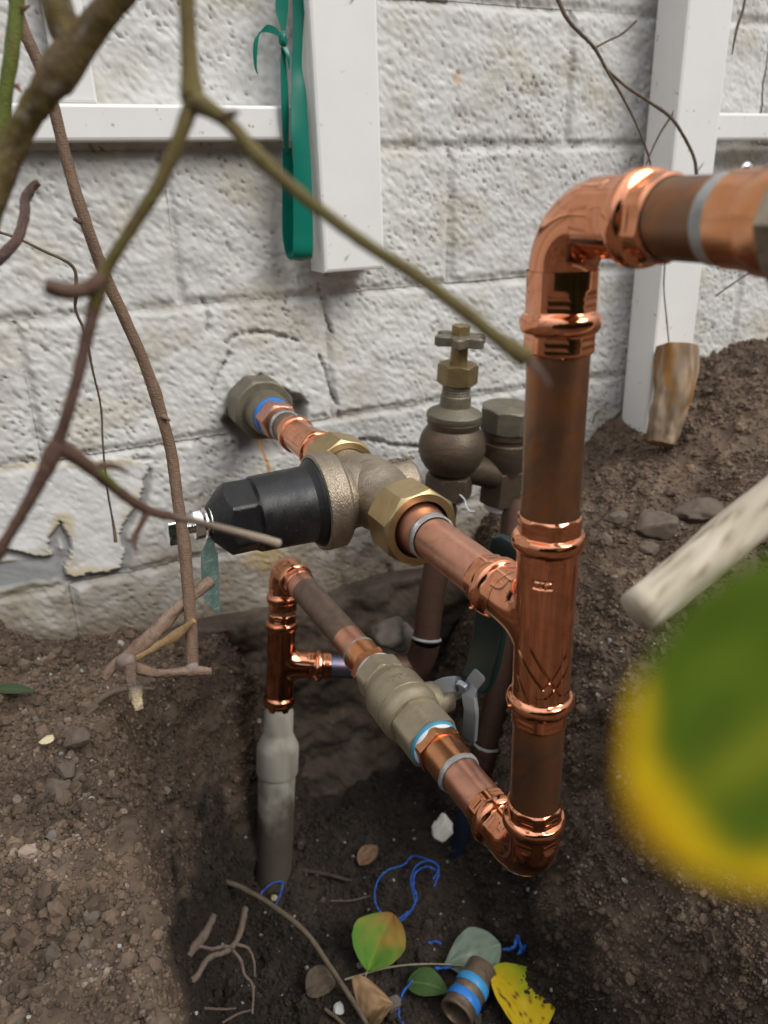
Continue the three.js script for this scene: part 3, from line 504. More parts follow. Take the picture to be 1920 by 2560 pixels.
  part(e2, 'press_socket', pressEnd([PX, LY, PZ - 0.052], [0, 0, 1], 0.034, { off: 0.3 }), M.copper);
}
{ // upper branch from the tee to the regulator
  const t = thing('copper_branch', 'pinkish sanded copper pipe between tee and pressure regulator', 'pipe', [PX, UY, 0.45]);
  part(t, 'pipe', turned([PX, UY, 0.400], [0, 0, 1], arr(0, 0.095, 40), () => PR, 72), M.copperPink);
  part(t, 'solder_ring', solderRing([PX, UY, 0.4135], [0, 0, 1], PR + 0.001, 0.0062, 3), M.solder, 'silver solder bead round the copper');
  part(t, 'tailpiece', lathe([PX, UY, 0.388], [0, 0, 1], [[0, 0.0215], [0.004, 0.0215], [0.0052, 0.0206], [0.0085, 0.0198], [0.014, 0.0182], [0.0175, 0.0172], [0.0262, 0.0166], [0.0265, 0.0145]], 72, 0.9), M.copperPink, 'flared union tailpiece of pink copper');
}

// ---------------------------------------------------------------- pressure regulator
{
  const BZ = 0.32, t = thing('pressure_regulator', 'bronze water pressure regulator with black spring bonnet', 'regulator', [PX, UY, BZ]);
  const ax = [-1, 0, 0], o = [PX, UY, BZ]; // s runs from the body out along the bonnet
  const body = part(t, 'body', turned(o, ax, [...arr(-0.036, -0.0325, 6), ...arr(-0.031, 0.012, 20), ...arr(0.013, 0.030, 8)], (s, a) => {
    let r = s < -0.0325 ? 0.0205 * Math.sqrt(Math.max(0.0, 1 - ((s + 0.0325) / 0.0036) ** 2)) * 0.5 + 0.0105 : s < -0.01 ? 0.0212 : s < 0.012 ? lerp(0.0212, 0.0248, sstep(-0.01, 0.012, s)) : 0.0248 + 0.004 * sstep(0.018, 0.026, s);
    if (s <= -0.036) r = 0.0001; return r + 0.0004 * fbm(Math.cos(a) * 2, Math.sin(a) * 2, s * 60, 3);
  }, 96), M.bronze, 'cast bronze body with raised letters');
  for (const d of [1, -1]) part(body, 'port', turned(o, [0, 0, d], arr(0, 0.058, 20), (s, a) => 0.0198 + 0.006 * sstep(0.034, 0.014, s) + 0.0003 * N(Math.cos(a) * 3, Math.sin(a) * 3, s * 90), 80), M.bronze);
  const ob = [PX - 0.004, UY, BZ];
  part(t, 'bonnet_flange', lathe(ob, ax, [[0.0228, 0.025], [0.0236, 0.0335], [0.0262, 0.0362], [0.0385, 0.0370], [0.0418, 0.0362], [0.0426, 0.0340], [0.0414, 0.0325], [0.036, 0.0325]], 96, 0.5), M.bronze, 'broad bronze flange ring round the black bonnet');
  const ss = [0.034, 0.0415, 0.0424, 0.0440, 0.0462, 0.0485, 0.052, ...arr(0.054, 0.0870, 14), ...arr(0.0876, 0.0920, 8), ...arr(0.0926, 0.1080, 14), ...arr(0.1086, 0.1222, 14), 0.1224, 0.1224];
  const pr = (s) => s < 0.0424 ? 0.0332 : s < 0.0485 ? lerp(0.0330, 0.0288, sstep(0.0424, 0.0485, s)) : s < 0.088 ? lerp(0.0286, 0.0276, (s - 0.0485) / 0.04) : s < 0.092 ? lerp(0.0276, 0.0268, (s - 0.088) / 0.004) : s < 0.108 ? 0.0268 : lerp(0.0268, 0.0118, (s - 0.108) / 0.0144);
  const bon = part(t, 'bonnet', turned(ob, ax, ss, (s, a, i) => { let r = i === ss.length - 1 ? 0.003 : pr(s); if (s > 0.087 && s < 0.124) r = Math.min(r, lerp(0.029, hexR(a, 0.0238, 0.42), sstep(0.087, 0.0905, s))); return r; }, 144, { crease: 0.3 }), M.black, 'black plastic bonnet with hexagon flats and cone');
  const bolt = part(t, 'adjusting_bolt', turned(ob, ax, arr(0.120, 0.150, 150), (s, a) => 0.0044 + 0.0007 * Math.abs(((s / 0.0017 + a / 6.2832) % 1) * 2 - 1), 32), M.zinc, 'threaded zinc adjusting bolt');
  part(bolt, 'bolt_head', nut(ob, ax, 0.1440, 0.1508, 0.0092, 0.0003, { off: 0.2 }), M.zinc);
  part(bolt, 'lock_nut', nut(ob, ax, 0.1256, 0.1326, 0.0093, 0.004, { off: 0.5 }), M.zinc);
  part(bolt, 'washer', lathe(ob, ax, [[0.1226, 0.004], [0.1226, 0.0108], [0.1230, 0.0112], [0.1243, 0.0112], [0.1247, 0.0108], [0.1247, 0.004]], 48), M.zinc);
  part(t, 'union_nut', nut([PX, UY, BZ], [0, 0, 1], 0.0525, 0.0835, 0.0262, 0.0205, { off: 0.25, n: 8, ch: 0.004 }), M.brass, 'octagonal brass union nut facing the tee');
  part(t, 'union_nut', nut([PX, UY, BZ], [0, 0, -1], 0.050, 0.081, 0.0262, 0.0205, { off: 0.1, n: 8, ch: 0.004 }), M.brass, 'octagonal brass union nut towards the wall');
  // raised foundry letters
  const bars = []; const put = (x, z, len, rotY) => { const g = new THREE.BoxGeometry(len, 0.0018, 0.0013); g.rotateY(rotY); const q = x < 0.235 ? 0.0262 : 0.0216, dy = Math.sqrt(Math.max(0, q ** 2 - (z - BZ) ** 2)); const tilt = Math.asin(clamp((z - BZ) / q, -1, 1)); g.rotateX(tilt); g.translate(x, UY + dy, z); bars.push(g); };
  const glyph = (x, z, strokes, k) => { for (const [a, b, c, d] of strokes) { const dx = (c - a) * k, dz = (d - b) * k; put(x + (a + c) / 2 * k, z + (b + d) / 2 * k, Math.hypot(dx, dz), -Math.atan2(dz, dx)); } };
  const Zg = [[0, 0, 1, 0], [1, 0, 0, 1], [0, 1, 1, 1]], Wg = [[0, 0, 0.25, 1], [0.25, 1, 0.5, 0.4], [0.5, 0.4, 0.75, 1], [0.75, 1, 1, 0]], Ng = [[0, 1, 0, 0], [0, 0, 1, 1], [1, 1, 1, 0]];
  glyph(0.2365, 0.318, Zg, 0.0050); glyph(0.2430, 0.318, Wg, 0.0056); glyph(0.250, 0.318, Ng, 0.0046);
  glyph(0.2045, 0.302, [[0, 0, 1, 0]], 0.005); glyph(0.2135, 0.305, [[0, 0, 1, 0]], 0.005); glyph(0.2235, 0.307, [[0, 0, 1, 0]], 0.005);
  part(body, 'raised_letters', mergeGeometries(bars), M.bronze);
}
{ // tag wired to the adjusting bolt
  const t = thing('hanging_tag', 'scuffed green and silver metal tag hanging from the adjusting bolt', 'tag', [0.0903, 0.2503, 0.325]);
  const out = [[0.0909, 0.281, 0.325], [0.0944, 0.2803, 0.325], [0.0946, 0.2727, 0.326], [0.0961, 0.2678, 0.327], [0.0951, 0.2523, 0.328], [0.0935, 0.2345, 0.329], [0.0927, 0.2207, 0.33], [0.0913, 0.22, 0.33], [0.0835, 0.2306, 0.328], [0.0833, 0.2354, 0.327], [0.0834, 0.2506, 0.326], [0.0852, 0.2684, 0.326]];
  const s = new THREE.Shape(out.map((q) => new THREE.Vector2(q[0], q[1])));
  const g = new THREE.ExtrudeGeometry(s, { depth: 0.0006, bevelEnabled: true, bevelThickness: 0.0002, bevelSize: 0.0002, bevelSegments: 1 });
  { const p = g.attributes.position; for (let i = 0; i < p.count; i++) { const y = p.getY(i); p.setZ(i, p.getZ(i) + 0.326 + 0.25 * (p.getX(i) - 0.096) + 0.4 * (y - 0.25) ** 2 * 4); } g.computeVertexNormals(); }
  const tm = R({ metalness: 0.35, roughness: 0.4, map: rep(tex(256, 256, (u, v) => { const s2 = clamp(0.5 + 2.6 * N((u + v * 0.6) * 9, (u - v) * 46, 3)), k = clamp(0.45 + 1.7 * tfb(u, v, 5, 3, 131)); const m = s2 * k; return [lerp(0.15, 0.50, m), lerp(0.29, 0.52, m), lerp(0.25, 0.50, m)]; }, true), 26, 26) });
  part(t, 'plate', g, tm);
  part(t, 'wire_loop', tube([[0.0935, 0.283, 0.3275], [0.0945, 0.289, 0.333], [0.0950, 0.2995, 0.328], [0.0950, 0.3010, 0.318], [0.0945, 0.290, 0.3085], [0.0935, 0.280, 0.312], [0.0932, 0.277, 0.322], [0.0935, 0.2775, 0.3265]], 0.0007, 40, 8), M.zinc);
}

// ---------------------------------------------------------------- stub out of the wall behind the regulator
{
  const t = thing('wall_stub', 'copper press coupling and bronze hexagon bushing coming out of the wall', 'pipe fitting', [PX, UY, 0.06]);
  const o = [PX, UY, 0];
  part(t, 'hex_bushing', nut(o, [0, 0, 1], 0.004, 0.042, 0.0312, 0.012, { off: 0.5, n: 8, ch: 0.005 }), M.bronzeGreen, 'dull bronze octagon bushing at the wall');
  part(t, 'hub', lathe(o, [0, 0, 1], [[0.03, 0.0235], [0.055, 0.0228], [0.066, 0.0215], [0.068, 0.0205], [0.068, 0.0150]], 64), M.bronzeGreen);
  part(t, 'tape_ring', lathe(o, [0, 0, 1], [[0.067, 0.0145], [0.0675, 0.0198], [0.0705, 0.0200], [0.0725, 0.0188], [0.073, 0.0150]], 64, 0.8), M.tapeBlue, 'bright blue thread tape ring');
  part(t, 'adapter', nut(o, [0, 0, 1], 0.0725, 0.098, 0.0172, 0.012, { off: 0.2, ch: 0.002 }), M.copperPink);
  part(t, 'pipe', turned(o, [0, 0, 1], arr(0.09, 0.25, 12), () => PR, 64), M.copperDull);
  part(t, 'solder_ring', solderRing([PX, UY, 0.108], [0, 0, 1], PR + 0.0008, 0.006, 9), M.solder);
  const c = part(t, 'coupling', turned(o, [0, 0, 1], arr(0.14, 0.212, 10), () => 0.0157, 64), M.copper, 'polished copper press coupling');
  part(c, 'press_socket', pressEnd([PX, UY, 0.130], [0, 0, 1], 0.030), M.copper);
  part(c, 'press_socket', pressEnd([PX, UY, 0.216], [0, 0, -1], 0.030), M.copper);
  part(t, 'tailpiece', lathe(o, [0, 0, 1], [[0.205, 0.0145], [0.206, 0.0162], [0.232, 0.0165], [0.236, 0.0205], [0.25, 0.021]], 64), M.copper);
}

// ---------------------------------------------------------------- lower run: ball valve, dark pipe, far riser
{
  const o = [PX, LY, 0], t = thing('lower_pipe', 'dull brown copper pipe running from the ball valve to the wall', 'pipe', [PX, LY, 0.2]);
  part(t, 'pipe', turned(o, [0, 0, 1], arr(0.43, 0.495, 12), () => PR, 64), M.copperPink, 'pink copper pipe between elbow and valve');
  part(t, 'solder_ring', solderRing([PX, LY, 0.4515], [0, 0, 1], PR + 0.0007, 0.0052, 5), M.solder);
  const a1 = part(t, 'adapter', lathe(o, [0, 0, 1], [[0.405, 0.0155], [0.4345, 0.0160], [0.4530, 0.0161], [0.4535, 0.0145]], 64), M.copperHeated, 'orange heat stained copper adapter');
  part(a1, 'hex_collar', nut(o, [0, 0, 1], 0.4215, 0.4305, 0.0168, 0.014, { off: 0.3, ch: 0.0014 }), M.copperHeated);
  // beyond the valve the run is a little askew; s is counted from the valve's far end towards the wall
  const of = [PX, LY, 0.318], ff = V(...FAR).sub(V(...of)), flen = ff.length(), fd = ff.normalize().toArray();
  const a2 = part(t, 'adapter', lathe(of, fd, [[0, 0.0160], [0.013, 0.0162], [0.0345, 0.0160], [0.035, 0.0145]], 64), M.copperHeated, 'brown copper adapter behind the valve');
  part(a2, 'hex_collar', nut(of, fd, 0.006, 0.0145, 0.0168, 0.014, { off: 0.1, ch: 0.0014 }), M.copperHeated);
  part(t, 'solder_ring', solderRing(V(...of).addScaledVector(ff, 0.0335).toArray(), fd, PR + 0.0006, 0.0046, 7), M.solder);
  part(t, 'pipe', turned(of, fd, arr(0.03, 0.0625, 6), () => PR + 0.00004, 64), M.copperPink, 'sanded pink band of copper pipe');
  part(t, 'pipe', turned(of, fd, arr(0.0623, flen - 0.066, 20), () => PR, 64), M.copperDull, 'dark brown weathered copper pipe');
  part(t, 'pipe', turned(of, fd, arr(flen - 0.0662, flen - 0.03, 6), () => PR + 0.00004, 64), M.copperPink);
}
{
  const VZ = 0.3675, o = [PX, LY, VZ], t = thing('ball_valve', 'brass ball valve with a green sleeved lever handle', 'valve', [PX, LY, VZ]);
  const prof = (s) => s < -0.036 ? 0.0212 : s < -0.020 ? lerp(0.0205, 0.0245, sstep(-0.036, -0.020, s)) : s < 0.012 ? 0.0262 : s < 0.024 ? lerp(0.0262, 0.0232, sstep(0.012, 0.024, s)) : 0.0205;
  const body = part(t, 'body', turned(o, [0, 0, 1], [-0.0565, -0.0562, ...arr(-0.0555, -0.0368, 14), ...arr(-0.0362, -0.0205, 10), -0.0200, -0.0192, ...arr(-0.0188, 0.0052, 12), 0.0056, 0.0066, 0.0070, ...arr(0.008, 0.0236, 12), 0.0240, 0.0246, ...arr(0.026, 0.0548, 12), 0.0560, 0.0563].map((q) => q * 0.9), (s0, a, i) => {
    const s = s0 / 0.9; let r = prof(s); if (s < -0.0365 || s > 0.0243) r = Math.min(s > 0.0243 ? 0.0228 : 0.0225, hexR(a, s > 0 ? 0.0206 : 0.0203, 0.3));
    if (s > 0.0052 && s < 0.0068) r -= 0.0007; if (Math.abs(s) > 0.0560) r = Math.abs(s) > 0.0562 ? 0.015 : 0.0195; return 0.95 * r + 0.00018 * fbm(Math.cos(a) * 3, Math.sin(a) * 3, s * 120, 2);
  }, 120, { crease: 0.5 }), M.valveBrass, 'sand cast brass valve body with hexagon ends');
  const marks = []; const mk = (s, a, ls, la) => { const g = new THREE.BoxGeometry(0.0006, la, ls); g.translate(0.95 * prof(s) + 0.0001, 0, 0); g.rotateZ(a); g.translate(PX, LY, VZ + s * 0.9); marks.push(g); };
  for (let i = 0; i < 7; i++) { mk(-0.008 + 0.0035 * (i % 2), 1.25 + i * 0.12, 0.0032, 0.0008); mk(-0.010, 1.25 + i * 0.12, 0.0007, 0.0022); }
  { const g = new THREE.TorusGeometry(0.0034, 0.0005, 6, 24); g.rotateX(Math.PI / 2); g.translate(PX, LY + 0.0232, VZ - 0.0245); marks.push(g.toNonIndexed()); }
  part(body, 'raised_letters', mergeGeometries(marks.map((g) => (g.index ? g.toNonIndexed() : g))), M.valveBrass);
  part(t, 'stem_boss', lathe([PX, LY, VZ + 0.004], [1, 0, 0], [[0.016, 0.0165], [0.027, 0.0150], [0.031, 0.0130], [0.038, 0.0125], [0.0385, 0.0115], [0.0385, 0.001]], 48), M.valveBrass);
  part(t, 'stem_nut', nut([PX, LY, VZ + 0.004], [1, 0, 0], 0.0415, 0.0475, 0.0065, 0.001, {}), M.zinc);
  // lever: steel strap along the body, a stop ear and the sleeved grip
  const strap = (pts, w, th, m, name, lab, round = 0.0012) => {
    const c = new THREE.CatmullRomCurve3(pts.map((q) => V(...q)), false, 'catmullrom', 0.25), s = new THREE.Shape(), x = w / 2 - round, y = th / 2 - round * 0.5;
    s.moveTo(-x, -th / 2); s.lineTo(x, -th / 2); s.quadraticCurveTo(w / 2, -th / 2, w / 2, -y); s.lineTo(w / 2, y); s.quadraticCurveTo(w / 2, th / 2, x, th / 2); s.lineTo(-x, th / 2); s.quadraticCurveTo(-w / 2, th / 2, -w / 2, y); s.lineTo(-w / 2, -y); s.quadraticCurveTo(-w / 2, -th / 2, -x, -th / 2);
    const sp = s.getPoints(4), n = 40, p = [], idx = [];
    for (let i = 0; i <= n; i++) { const q = c.getPointAt(i / n), T = c.getTangentAt(i / n), W = V(0.35, 0, 0.94), B = V().crossVectors(T, W).normalize(), W2 = V().crossVectors(B, T).normalize(); const e = Math.min(1, Math.min(i, n - i) / 2.5), k = 0.5 + 0.5 * Math.sqrt(e * (2 - e)); for (const u of sp) p.push(q.x + W2.x * u.x * k + B.x * u.y * k, q.y + W2.y * u.x * k + B.y * u.y * k, q.z + W2.z * u.x * k + B.z * u.y * k); }
    const K = sp.length; for (let i = 0; i < n; i++) for (let j = 0; j < K; j++) { const a = i * K + j, b = i * K + (j + 1) % K; idx.push(a, b, a + K, b, b + K, a + K); }
    for (let j = 1; j < K - 1; j++) { idx.push(0, j + 1, j); idx.push(n * K, n * K + j, n * K + j + 1); }
    const g = new THREE.BufferGeometry(); g.setAttribute('position', new THREE.Float32BufferAttribute(p, 3)); g.setIndex(idx); return part(t, name, creased(g, 0.8), m, lab);
  };
  strap([[0.2605, 0.0968, 0.4004], [0.2605, 0.111, 0.4016], [0.261, 0.1263, 0.4018], [0.262, 0.1372, 0.3971], [0.2655, 0.1461, 0.3967], [0.2695, 0.1598, 0.4033]], 0.0125, 0.0042, M.steelGrey, 'lever', 'grey steel lever strap', 0.0015);
  strap([[0.2605, 0.1409, 0.3954], [0.2565, 0.1436, 0.388], [0.251, 0.1387, 0.3786], [0.245, 0.1298, 0.3696]], 0.0125, 0.0048, M.steelGrey, 'stop_ear', undefined, 0.0015);
  strap([[0.267, 0.1424, 0.3943], [0.2715, 0.1573, 0.3988], [0.2725, 0.1856, 0.4055], [0.273, 0.216, 0.4112], [0.2735, 0.2499, 0.4199], [0.274, 0.2794, 0.4269]], 0.0250, 0.0095, M.greenVinyl, 'grip_sleeve', 'dark green vinyl sleeve of the lever', 0.003);
  part(t, 'tape_ring', lathe([PX, LY, VZ], [0, 0, 1], [[0.0485, 0.014], [0.0500, 0.0192], [0.0525, 0.0193], [0.0530, 0.0182], [0.0540, 0.0176], [0.0545, 0.014]], 64, 0.9), M.pasteBlue, 'blue thread sealant ring');
  part(t, 'tape_ring', lathe([PX, LY, VZ], [0, 0, 1], [[0.0528, 0.014], [0.0529, 0.0181], [0.0552, 0.0177], [0.0560, 0.0168], [0.0560, 0.014]], 64, 0.9), M.tapeWhite, 'white thread tape ring');
  part(t, 'tape_ring', lathe([PX, LY, VZ], [0, 0, -1], [[0.0500, 0.014], [0.0508, 0.0184], [0.0540, 0.0182], [0.0550, 0.0170], [0.0550, 0.014]], 64, 0.9), M.tapeWhite);
}
{ // far riser: elbow, tee and grey plastic pipe going down, leaning a little
  const fdir = V(...FAR).sub(V(PX, LY, 0.318)).normalize(), top = V(...FAR), bot = V(...[0.1545, -0.2306, 0.1322]), d = bot.clone().sub(top).normalize(), at = (s) => top.clone().addScaledVector(d, s).toArray(), D3 = d.toArray(), U3 = d.clone().negate().toArray();
  const t = thing('far_riser', 'copper elbow and tee on top of a grey plastic pipe in the pit', 'pipe', bot.toArray());
  const e = part(t, 'elbow', bend(top.toArray(), fdir.toArray(), D3, 0.0185, 0.0155), M.copper, 'copper press elbow below the regulator bonnet');
  part(e, 'press_socket', pressEnd(top.clone().addScaledVector(fdir, -0.051).toArray(), fdir.toArray(), 0.034), M.copper);
  part(e, 'press_socket', pressEnd(at(0.051), U3, 0.034), M.copper);
  part(t, 'pipe', turned(at(0.045), D3, arr(0, 0.02, 3), () => PR, 48), M.copperPink);
  const tee = part(t, 'tee', turned(at(0.072), D3, arr(0, 0.095, 20), () => 0.0155, 72), M.copper, 'copper press tee joined to the old pipe');
  part(tee, 'press_socket', pressEnd(at(0.0545), D3, 0.026), M.copper);
  part(tee, 'press_socket', pressEnd(at(0.172), U3, 0.026), M.copper);
  const tc = at(0.115);
  const corner = V(...[0.344, -0.0123, 0.1487]), b = corner.clone().sub(V(...tc)).normalize(), bp = V(...tc).addScaledVector(b, 0.0565).toArray();
  part(tee, 'branch', saddle(tc, b.toArray(), D3, 0.0155, 0.0152, 0.032, 0.007), M.copper);
  part(tee, 'press_socket', pressEnd(bp, b.clone().negate().toArray(), 0.028), M.copper);
  // plastic adapter, reducer and pipe
  const len = bot.distanceTo(top);
  const pg = lathe(top.toArray(), D3, [[0.150, 0.0135], [0.170, 0.0160], [0.1745, 0.0166], [0.196, 0.0168], [0.200, 0.0172], [0.207, 0.0205], [0.2135, 0.0236], [0.219, 0.0242], [0.247, 0.0243], [0.2490, 0.0236], [0.2495, 0.0216], ...arr(0.252, len + 0.06, 60).map((q) => [q, 0.0214])], 64, 0.5);
  { const P = pg.attributes.position, col = []; for (let i = 0; i < P.count; i++) { const x = P.getX(i), y = P.getY(i), z = P.getZ(i); const d = sstep(-0.01, 0.045, -0.135 - y + 0.09 * fbm(x * 30, y * 18, z * 30, 4)) * 0.93, sm = clamp((fbm(x * 45, y * 45, z * 45, 4) - 0.0) * 3.5) * 0.75, k = 1 + 0.25 * fbm(x * 80, y * 80, z * 80, 2); col.push(...mixc(mixc([0.37 * k, 0.345 * k, 0.29 * k], [0.2, 0.18, 0.145], sm), [0.055, 0.04, 0.028], d)); } pg.setAttribute('color', new THREE.Float32BufferAttribute(col, 3)); }
  part(t, 'plastic_pipe', pg, M.vc, 'dirty grey plastic pipe with a reducer');
  // old pipe from the tee to the old valve leg
  const leg = [[0.391, 0.1775, 0.1258], [0.3747, 0.1141, 0.1387], [0.3614, 0.071, 0.1462], [0.3506, 0.0289, 0.1544]];
  const s = thing('old_pipe', 'dark tarnished old copper pipe bending up to the anti siphon valve', 'pipe', [0.3, 0.03, 0.15]);
  const b2 = V(...tc).addScaledVector(b, 0.05);
  part(s, 'pipe', tube([b2.toArray(), b2.clone().lerp(corner, 0.55).toArray(), corner.clone().addScaledVector(b, -0.03).toArray()], 0.0132, 30), M.copperDark);
  part(s, 'pipe', turned(V(...tc).addScaledVector(b, 0.05).toArray(), b.toArray(), arr(0, 0.036, 6), () => 0.01345, 48), R({ map: rep(tex(128, 128, (u, v) => { const q = 0.5 + 0.5 * Math.sin(v * 12 + 3 * tfb(u, v, 4, 3, 171)); return [lerp(0.22, 0.15, q), lerp(0.17, 0.18, q), lerp(0.22, 0.27, q)]; }, true), 11, 20), metalness: 0.9, roughness: 0.28 }), 'end of the old pipe with a lilac and blue shine painted on');  // bluish shine of the pipe put into its colour map
  part(s, 'bend', tube([corner.clone().addScaledVector(b, -0.05).toArray(), corner.clone().addScaledVector(b, -0.028).toArray(), corner.clone().addScaledVector(b, -0.006).lerp(V(...leg[3]), 0.12).toArray(), corner.clone().lerp(V(...leg[3]), 0.5).toArray(), leg[3]], 0.0165, 30), M.copperDark);
  part(s, 'leg', tube([leg[3], leg[2], leg[1], leg[0], [0.4056, 0.2208, 0.1187]], 0.0150, 40), M.copperDark, 'dark reddish upright leg');
  const lv = V(...leg[2]).sub(V(...leg[3])).normalize();
  part(s, 'solder_ring', solderRing(leg[3], lv.toArray(), 0.0162, 0.004, 13), M.solder);
}
// ---------------------------------------------------------------- old anti siphon valve
{
  const gc = V(...[0.4009, 0.242, 0.1248]), lean = V(0.045, 1, 0.07).normalize(), L3 = lean.toArray(), at = (s) => gc.clone().addScaledVector(lean, s).toArray();
  const t = thing('anti_siphon_valve', 'old brown bronze anti siphon valve with a cross handle', 'valve', at(-0.05));
  const body = part(t, 'globe', turned(gc.toArray(), L3, arr(-0.0352, 0.0352, 36), (s) => 1.03 * Math.sqrt(Math.max(1e-7, 0.0354 ** 2 - s * s)), 72), M.bronzeOld, 'round brown bronze globe of the old valve');
  part(body, 'neck_ring', lathe(at(0.004), L3, [[0.018, 0.027], [0.0245, 0.0290], [0.027, 0.0292], [0.0285, 0.0275]], 64), M.bronzeOld);
  part(body, 'hex_base', nut(gc.toArray(), L3, -0.058, -0.031, 0.0238, 0.01, { off: 0.3 }), M.bronzeOld);
  part(t, 'bonnet', lathe(at(0.005), L3, [[0.0265, 0.020], [0.0270, 0.0290], [0.0290, 0.0298], [0.0335, 0.0296], [0.0352, 0.0280], [0.0400, 0.0185], [0.0415, 0.0166], [0.0530, 0.0162], [0.0545, 0.0148], [0.0558, 0.0152], [0.0572, 0.0146], [0.0586, 0.0152], [0.0600, 0.0146], [0.0614, 0.0152], [0.0628, 0.0146], [0.0700, 0.0148]], 64, 0.5), M.bronzeGreen, 'greenish bonnet with threads');
  part(t, 'packing_nut', nut(at(0.005), L3, 0.0655, 0.0870, 0.0188, 0.008, { off: 0.5 }), M.brassOld, 'brass hexagon packing nut');
  part(t, 'stem', lathe(at(0.005), L3, [[0.08, 0.0092], [0.1120, 0.0088], [0.1240, 0.0088]], 32), M.brassOld);
  const w = part(t, 'handle', turned(at(0.005), L3, [0.1065, 0.1066, 0.1078, 0.1155, 0.1168, 0.1169], (s, a, i) => (i === 0 || i === 5 ? 0.004 : 0.0232 + 0.0052 * Math.cos(6 * a + 0.6) - (i === 1 || i === 4 ? 0.0015 : 0)), 144, { crease: 0.5 }), M.bronzeGreen, 'six lobed round handle');
  part(w, 'handle_nut', nut(at(0.005), L3, 0.1160, 0.1265, 0.0088, 0.001, { off: 0.2 }), M.brassOld);
  // second chamber with its cap
  const cc = V(...[0.4751, 0.2264, 0.1178]), at2 = cc.toArray();
  const ch = part(t, 'chamber', lathe(at2, L3, [[-0.0400, 0.012], [-0.039, 0.022], [-0.0225, 0.0245], [-0.018, 0.0265], [-0.002, 0.0290], [0.009, 0.0292], [0.0105, 0.0272], [0.0150, 0.0272], [0.0165, 0.0298], [0.0225, 0.0300], [0.0235, 0.0285]], 64, 0.5), M.bronzeOld, 'squat bronze chamber beside the globe');
  part(ch, 'cap', nut(at2, L3, 0.0230, 0.0500, 0.0308, 0.0005, { off: 0.2, n: 8, ch: 0.004 }), M.bronzeGreen, 'octagonal grey green cap');
  const web = []; { const a = gc.clone().addScaledVector(lean, -0.020), b = cc.clone().addScaledVector(lean, -0.034); web.push(turned(a.toArray(), b.clone().sub(a).toArray(), arr(0, a.distanceTo(b) + 0.02, 8), (s, q) => 0.0175 + 0.002 * Math.cos(q) ** 2, 40)); }
  part(t, 'web', mergeGeometries(web), M.bronzeOld);
  part(t, 'hex_base', nut(at2, L3, -0.066, -0.0225, 0.0232, 0.01, { off: 0.1 }), M.bronzeOld);
  part(t, 'tape_ring', lathe(at(-0.0665), L3, [[0, 0.0155], [0.001, 0.0182], [0.010, 0.0188], [0.0112, 0.0150]], 48), M.tapeWhite, 'white thread tape below the globe');
  part(t, 'tape_tail', stick([[0.3985, 0.1938, 0.1455], [0.4011, 0.19, 0.1519], [0.4009, 0.1833, 0.1573], [0.4027, 0.1793, 0.1622], [0.4072, 0.1791, 0.1643]], [0.0007, 0.0006, 0.0004], { seg: 6, n: 30 }), M.tapeWhite);
  part(t, 'tape_ring', lathe(cc.clone().addScaledVector(lean, -0.0755).toArray(), L3, [[0, 0.0155], [0.001, 0.0180], [0.010, 0.0186], [0.0112, 0.0150]], 48), M.tapeWhite);
  // outlet leg
  const lg = [[0.4842, 0.164, 0.1264], [0.4526, 0.0569, 0.1664], [0.4281, -0.0351, 0.1909], [0.4062, -0.1036, 0.2], [0.3918, -0.1532, 0.2041], [0.3709, -0.2387, 0.2095]];
  const s = thing('outlet_leg', 'dark copper outlet leg going down into a blue black sleeve behind the riser', 'pipe', lg[5]);
  part(s, 'pipe', tube(lg.slice(0, 4), 0.0150, 50), M.copperDark);
  const dn = V(...lg[5]).sub(V(...lg[3])).normalize();
  part(s, 'solder_ring', solderRing(lg[3], dn.toArray(), 0.0160, 0.0046, 15), M.solder);
  part(s, 'coupling', lathe(lg[3], dn.toArray(), [[0.002, 0.0145], [0.0025, 0.0172], [0.026, 0.0172], [0.0265, 0.0150], [0.055, 0.0150]], 48), M.copperDark);
  part(s, 'press_socket', pressEnd(V(...lg[3]).addScaledVector(dn, 0.052).toArray(), dn.clone().negate().toArray(), 0.024), M.copper);
  part(s, 'sleeve', lathe(lg[3], dn.toArray(), [[0.0505, 0.0120], [0.051, 0.0170], [0.056, 0.0176], [0.20, 0.0176]], 48), M.polyBlack, 'blue black plastic sleeve');
}

// ---------------------------------------------------------------- canes and twigs
function barkColor(a, b, spot, seed, f = 1) { // two bark colours mottled along the stem, with darker spots
  return (t, A, q, s) => { const m = clamp(0.5 + 1.6 * fbm(Math.cos(A) * 0.8 + seed, Math.sin(A) * 0.8, s * 0.12 * f, 3)), d = clamp((fbm(Math.cos(A) * 2 + seed * 3, Math.sin(A) * 2, s * 0.6 * f, 2) - 0.12) * 4); return mixc(mixc(a, b, m), spot, d * 0.7); };
}
const brown = [0.125, 0.078, 0.05], tan = [0.19, 0.125, 0.082], grey = [0.16, 0.135, 0.12], olive = [0.11, 0.092, 0.018], red = [0.105, 0.058, 0.034], dark = [0.045, 0.026, 0.02], green = [0.075, 0.105, 0.008], pale = [0.40, 0.33, 0.25], wood = [0.48, 0.34, 0.16];
const joint = (p, r, col, seed) => { const g = pebble(seed, 2, 0.3, 1); g.scale(r, r, r); g.translate(...p); const n = g.attributes.position.count, c = []; for (let i = 0; i < n; i++) c.push(...mixc(col, dark, 0.4 * hash(i, seed, 1))); g.setAttribute('color', new THREE.Float32BufferAttribute(c, 3)); return g; };
const grp = 'bare canes of the climbing plant';
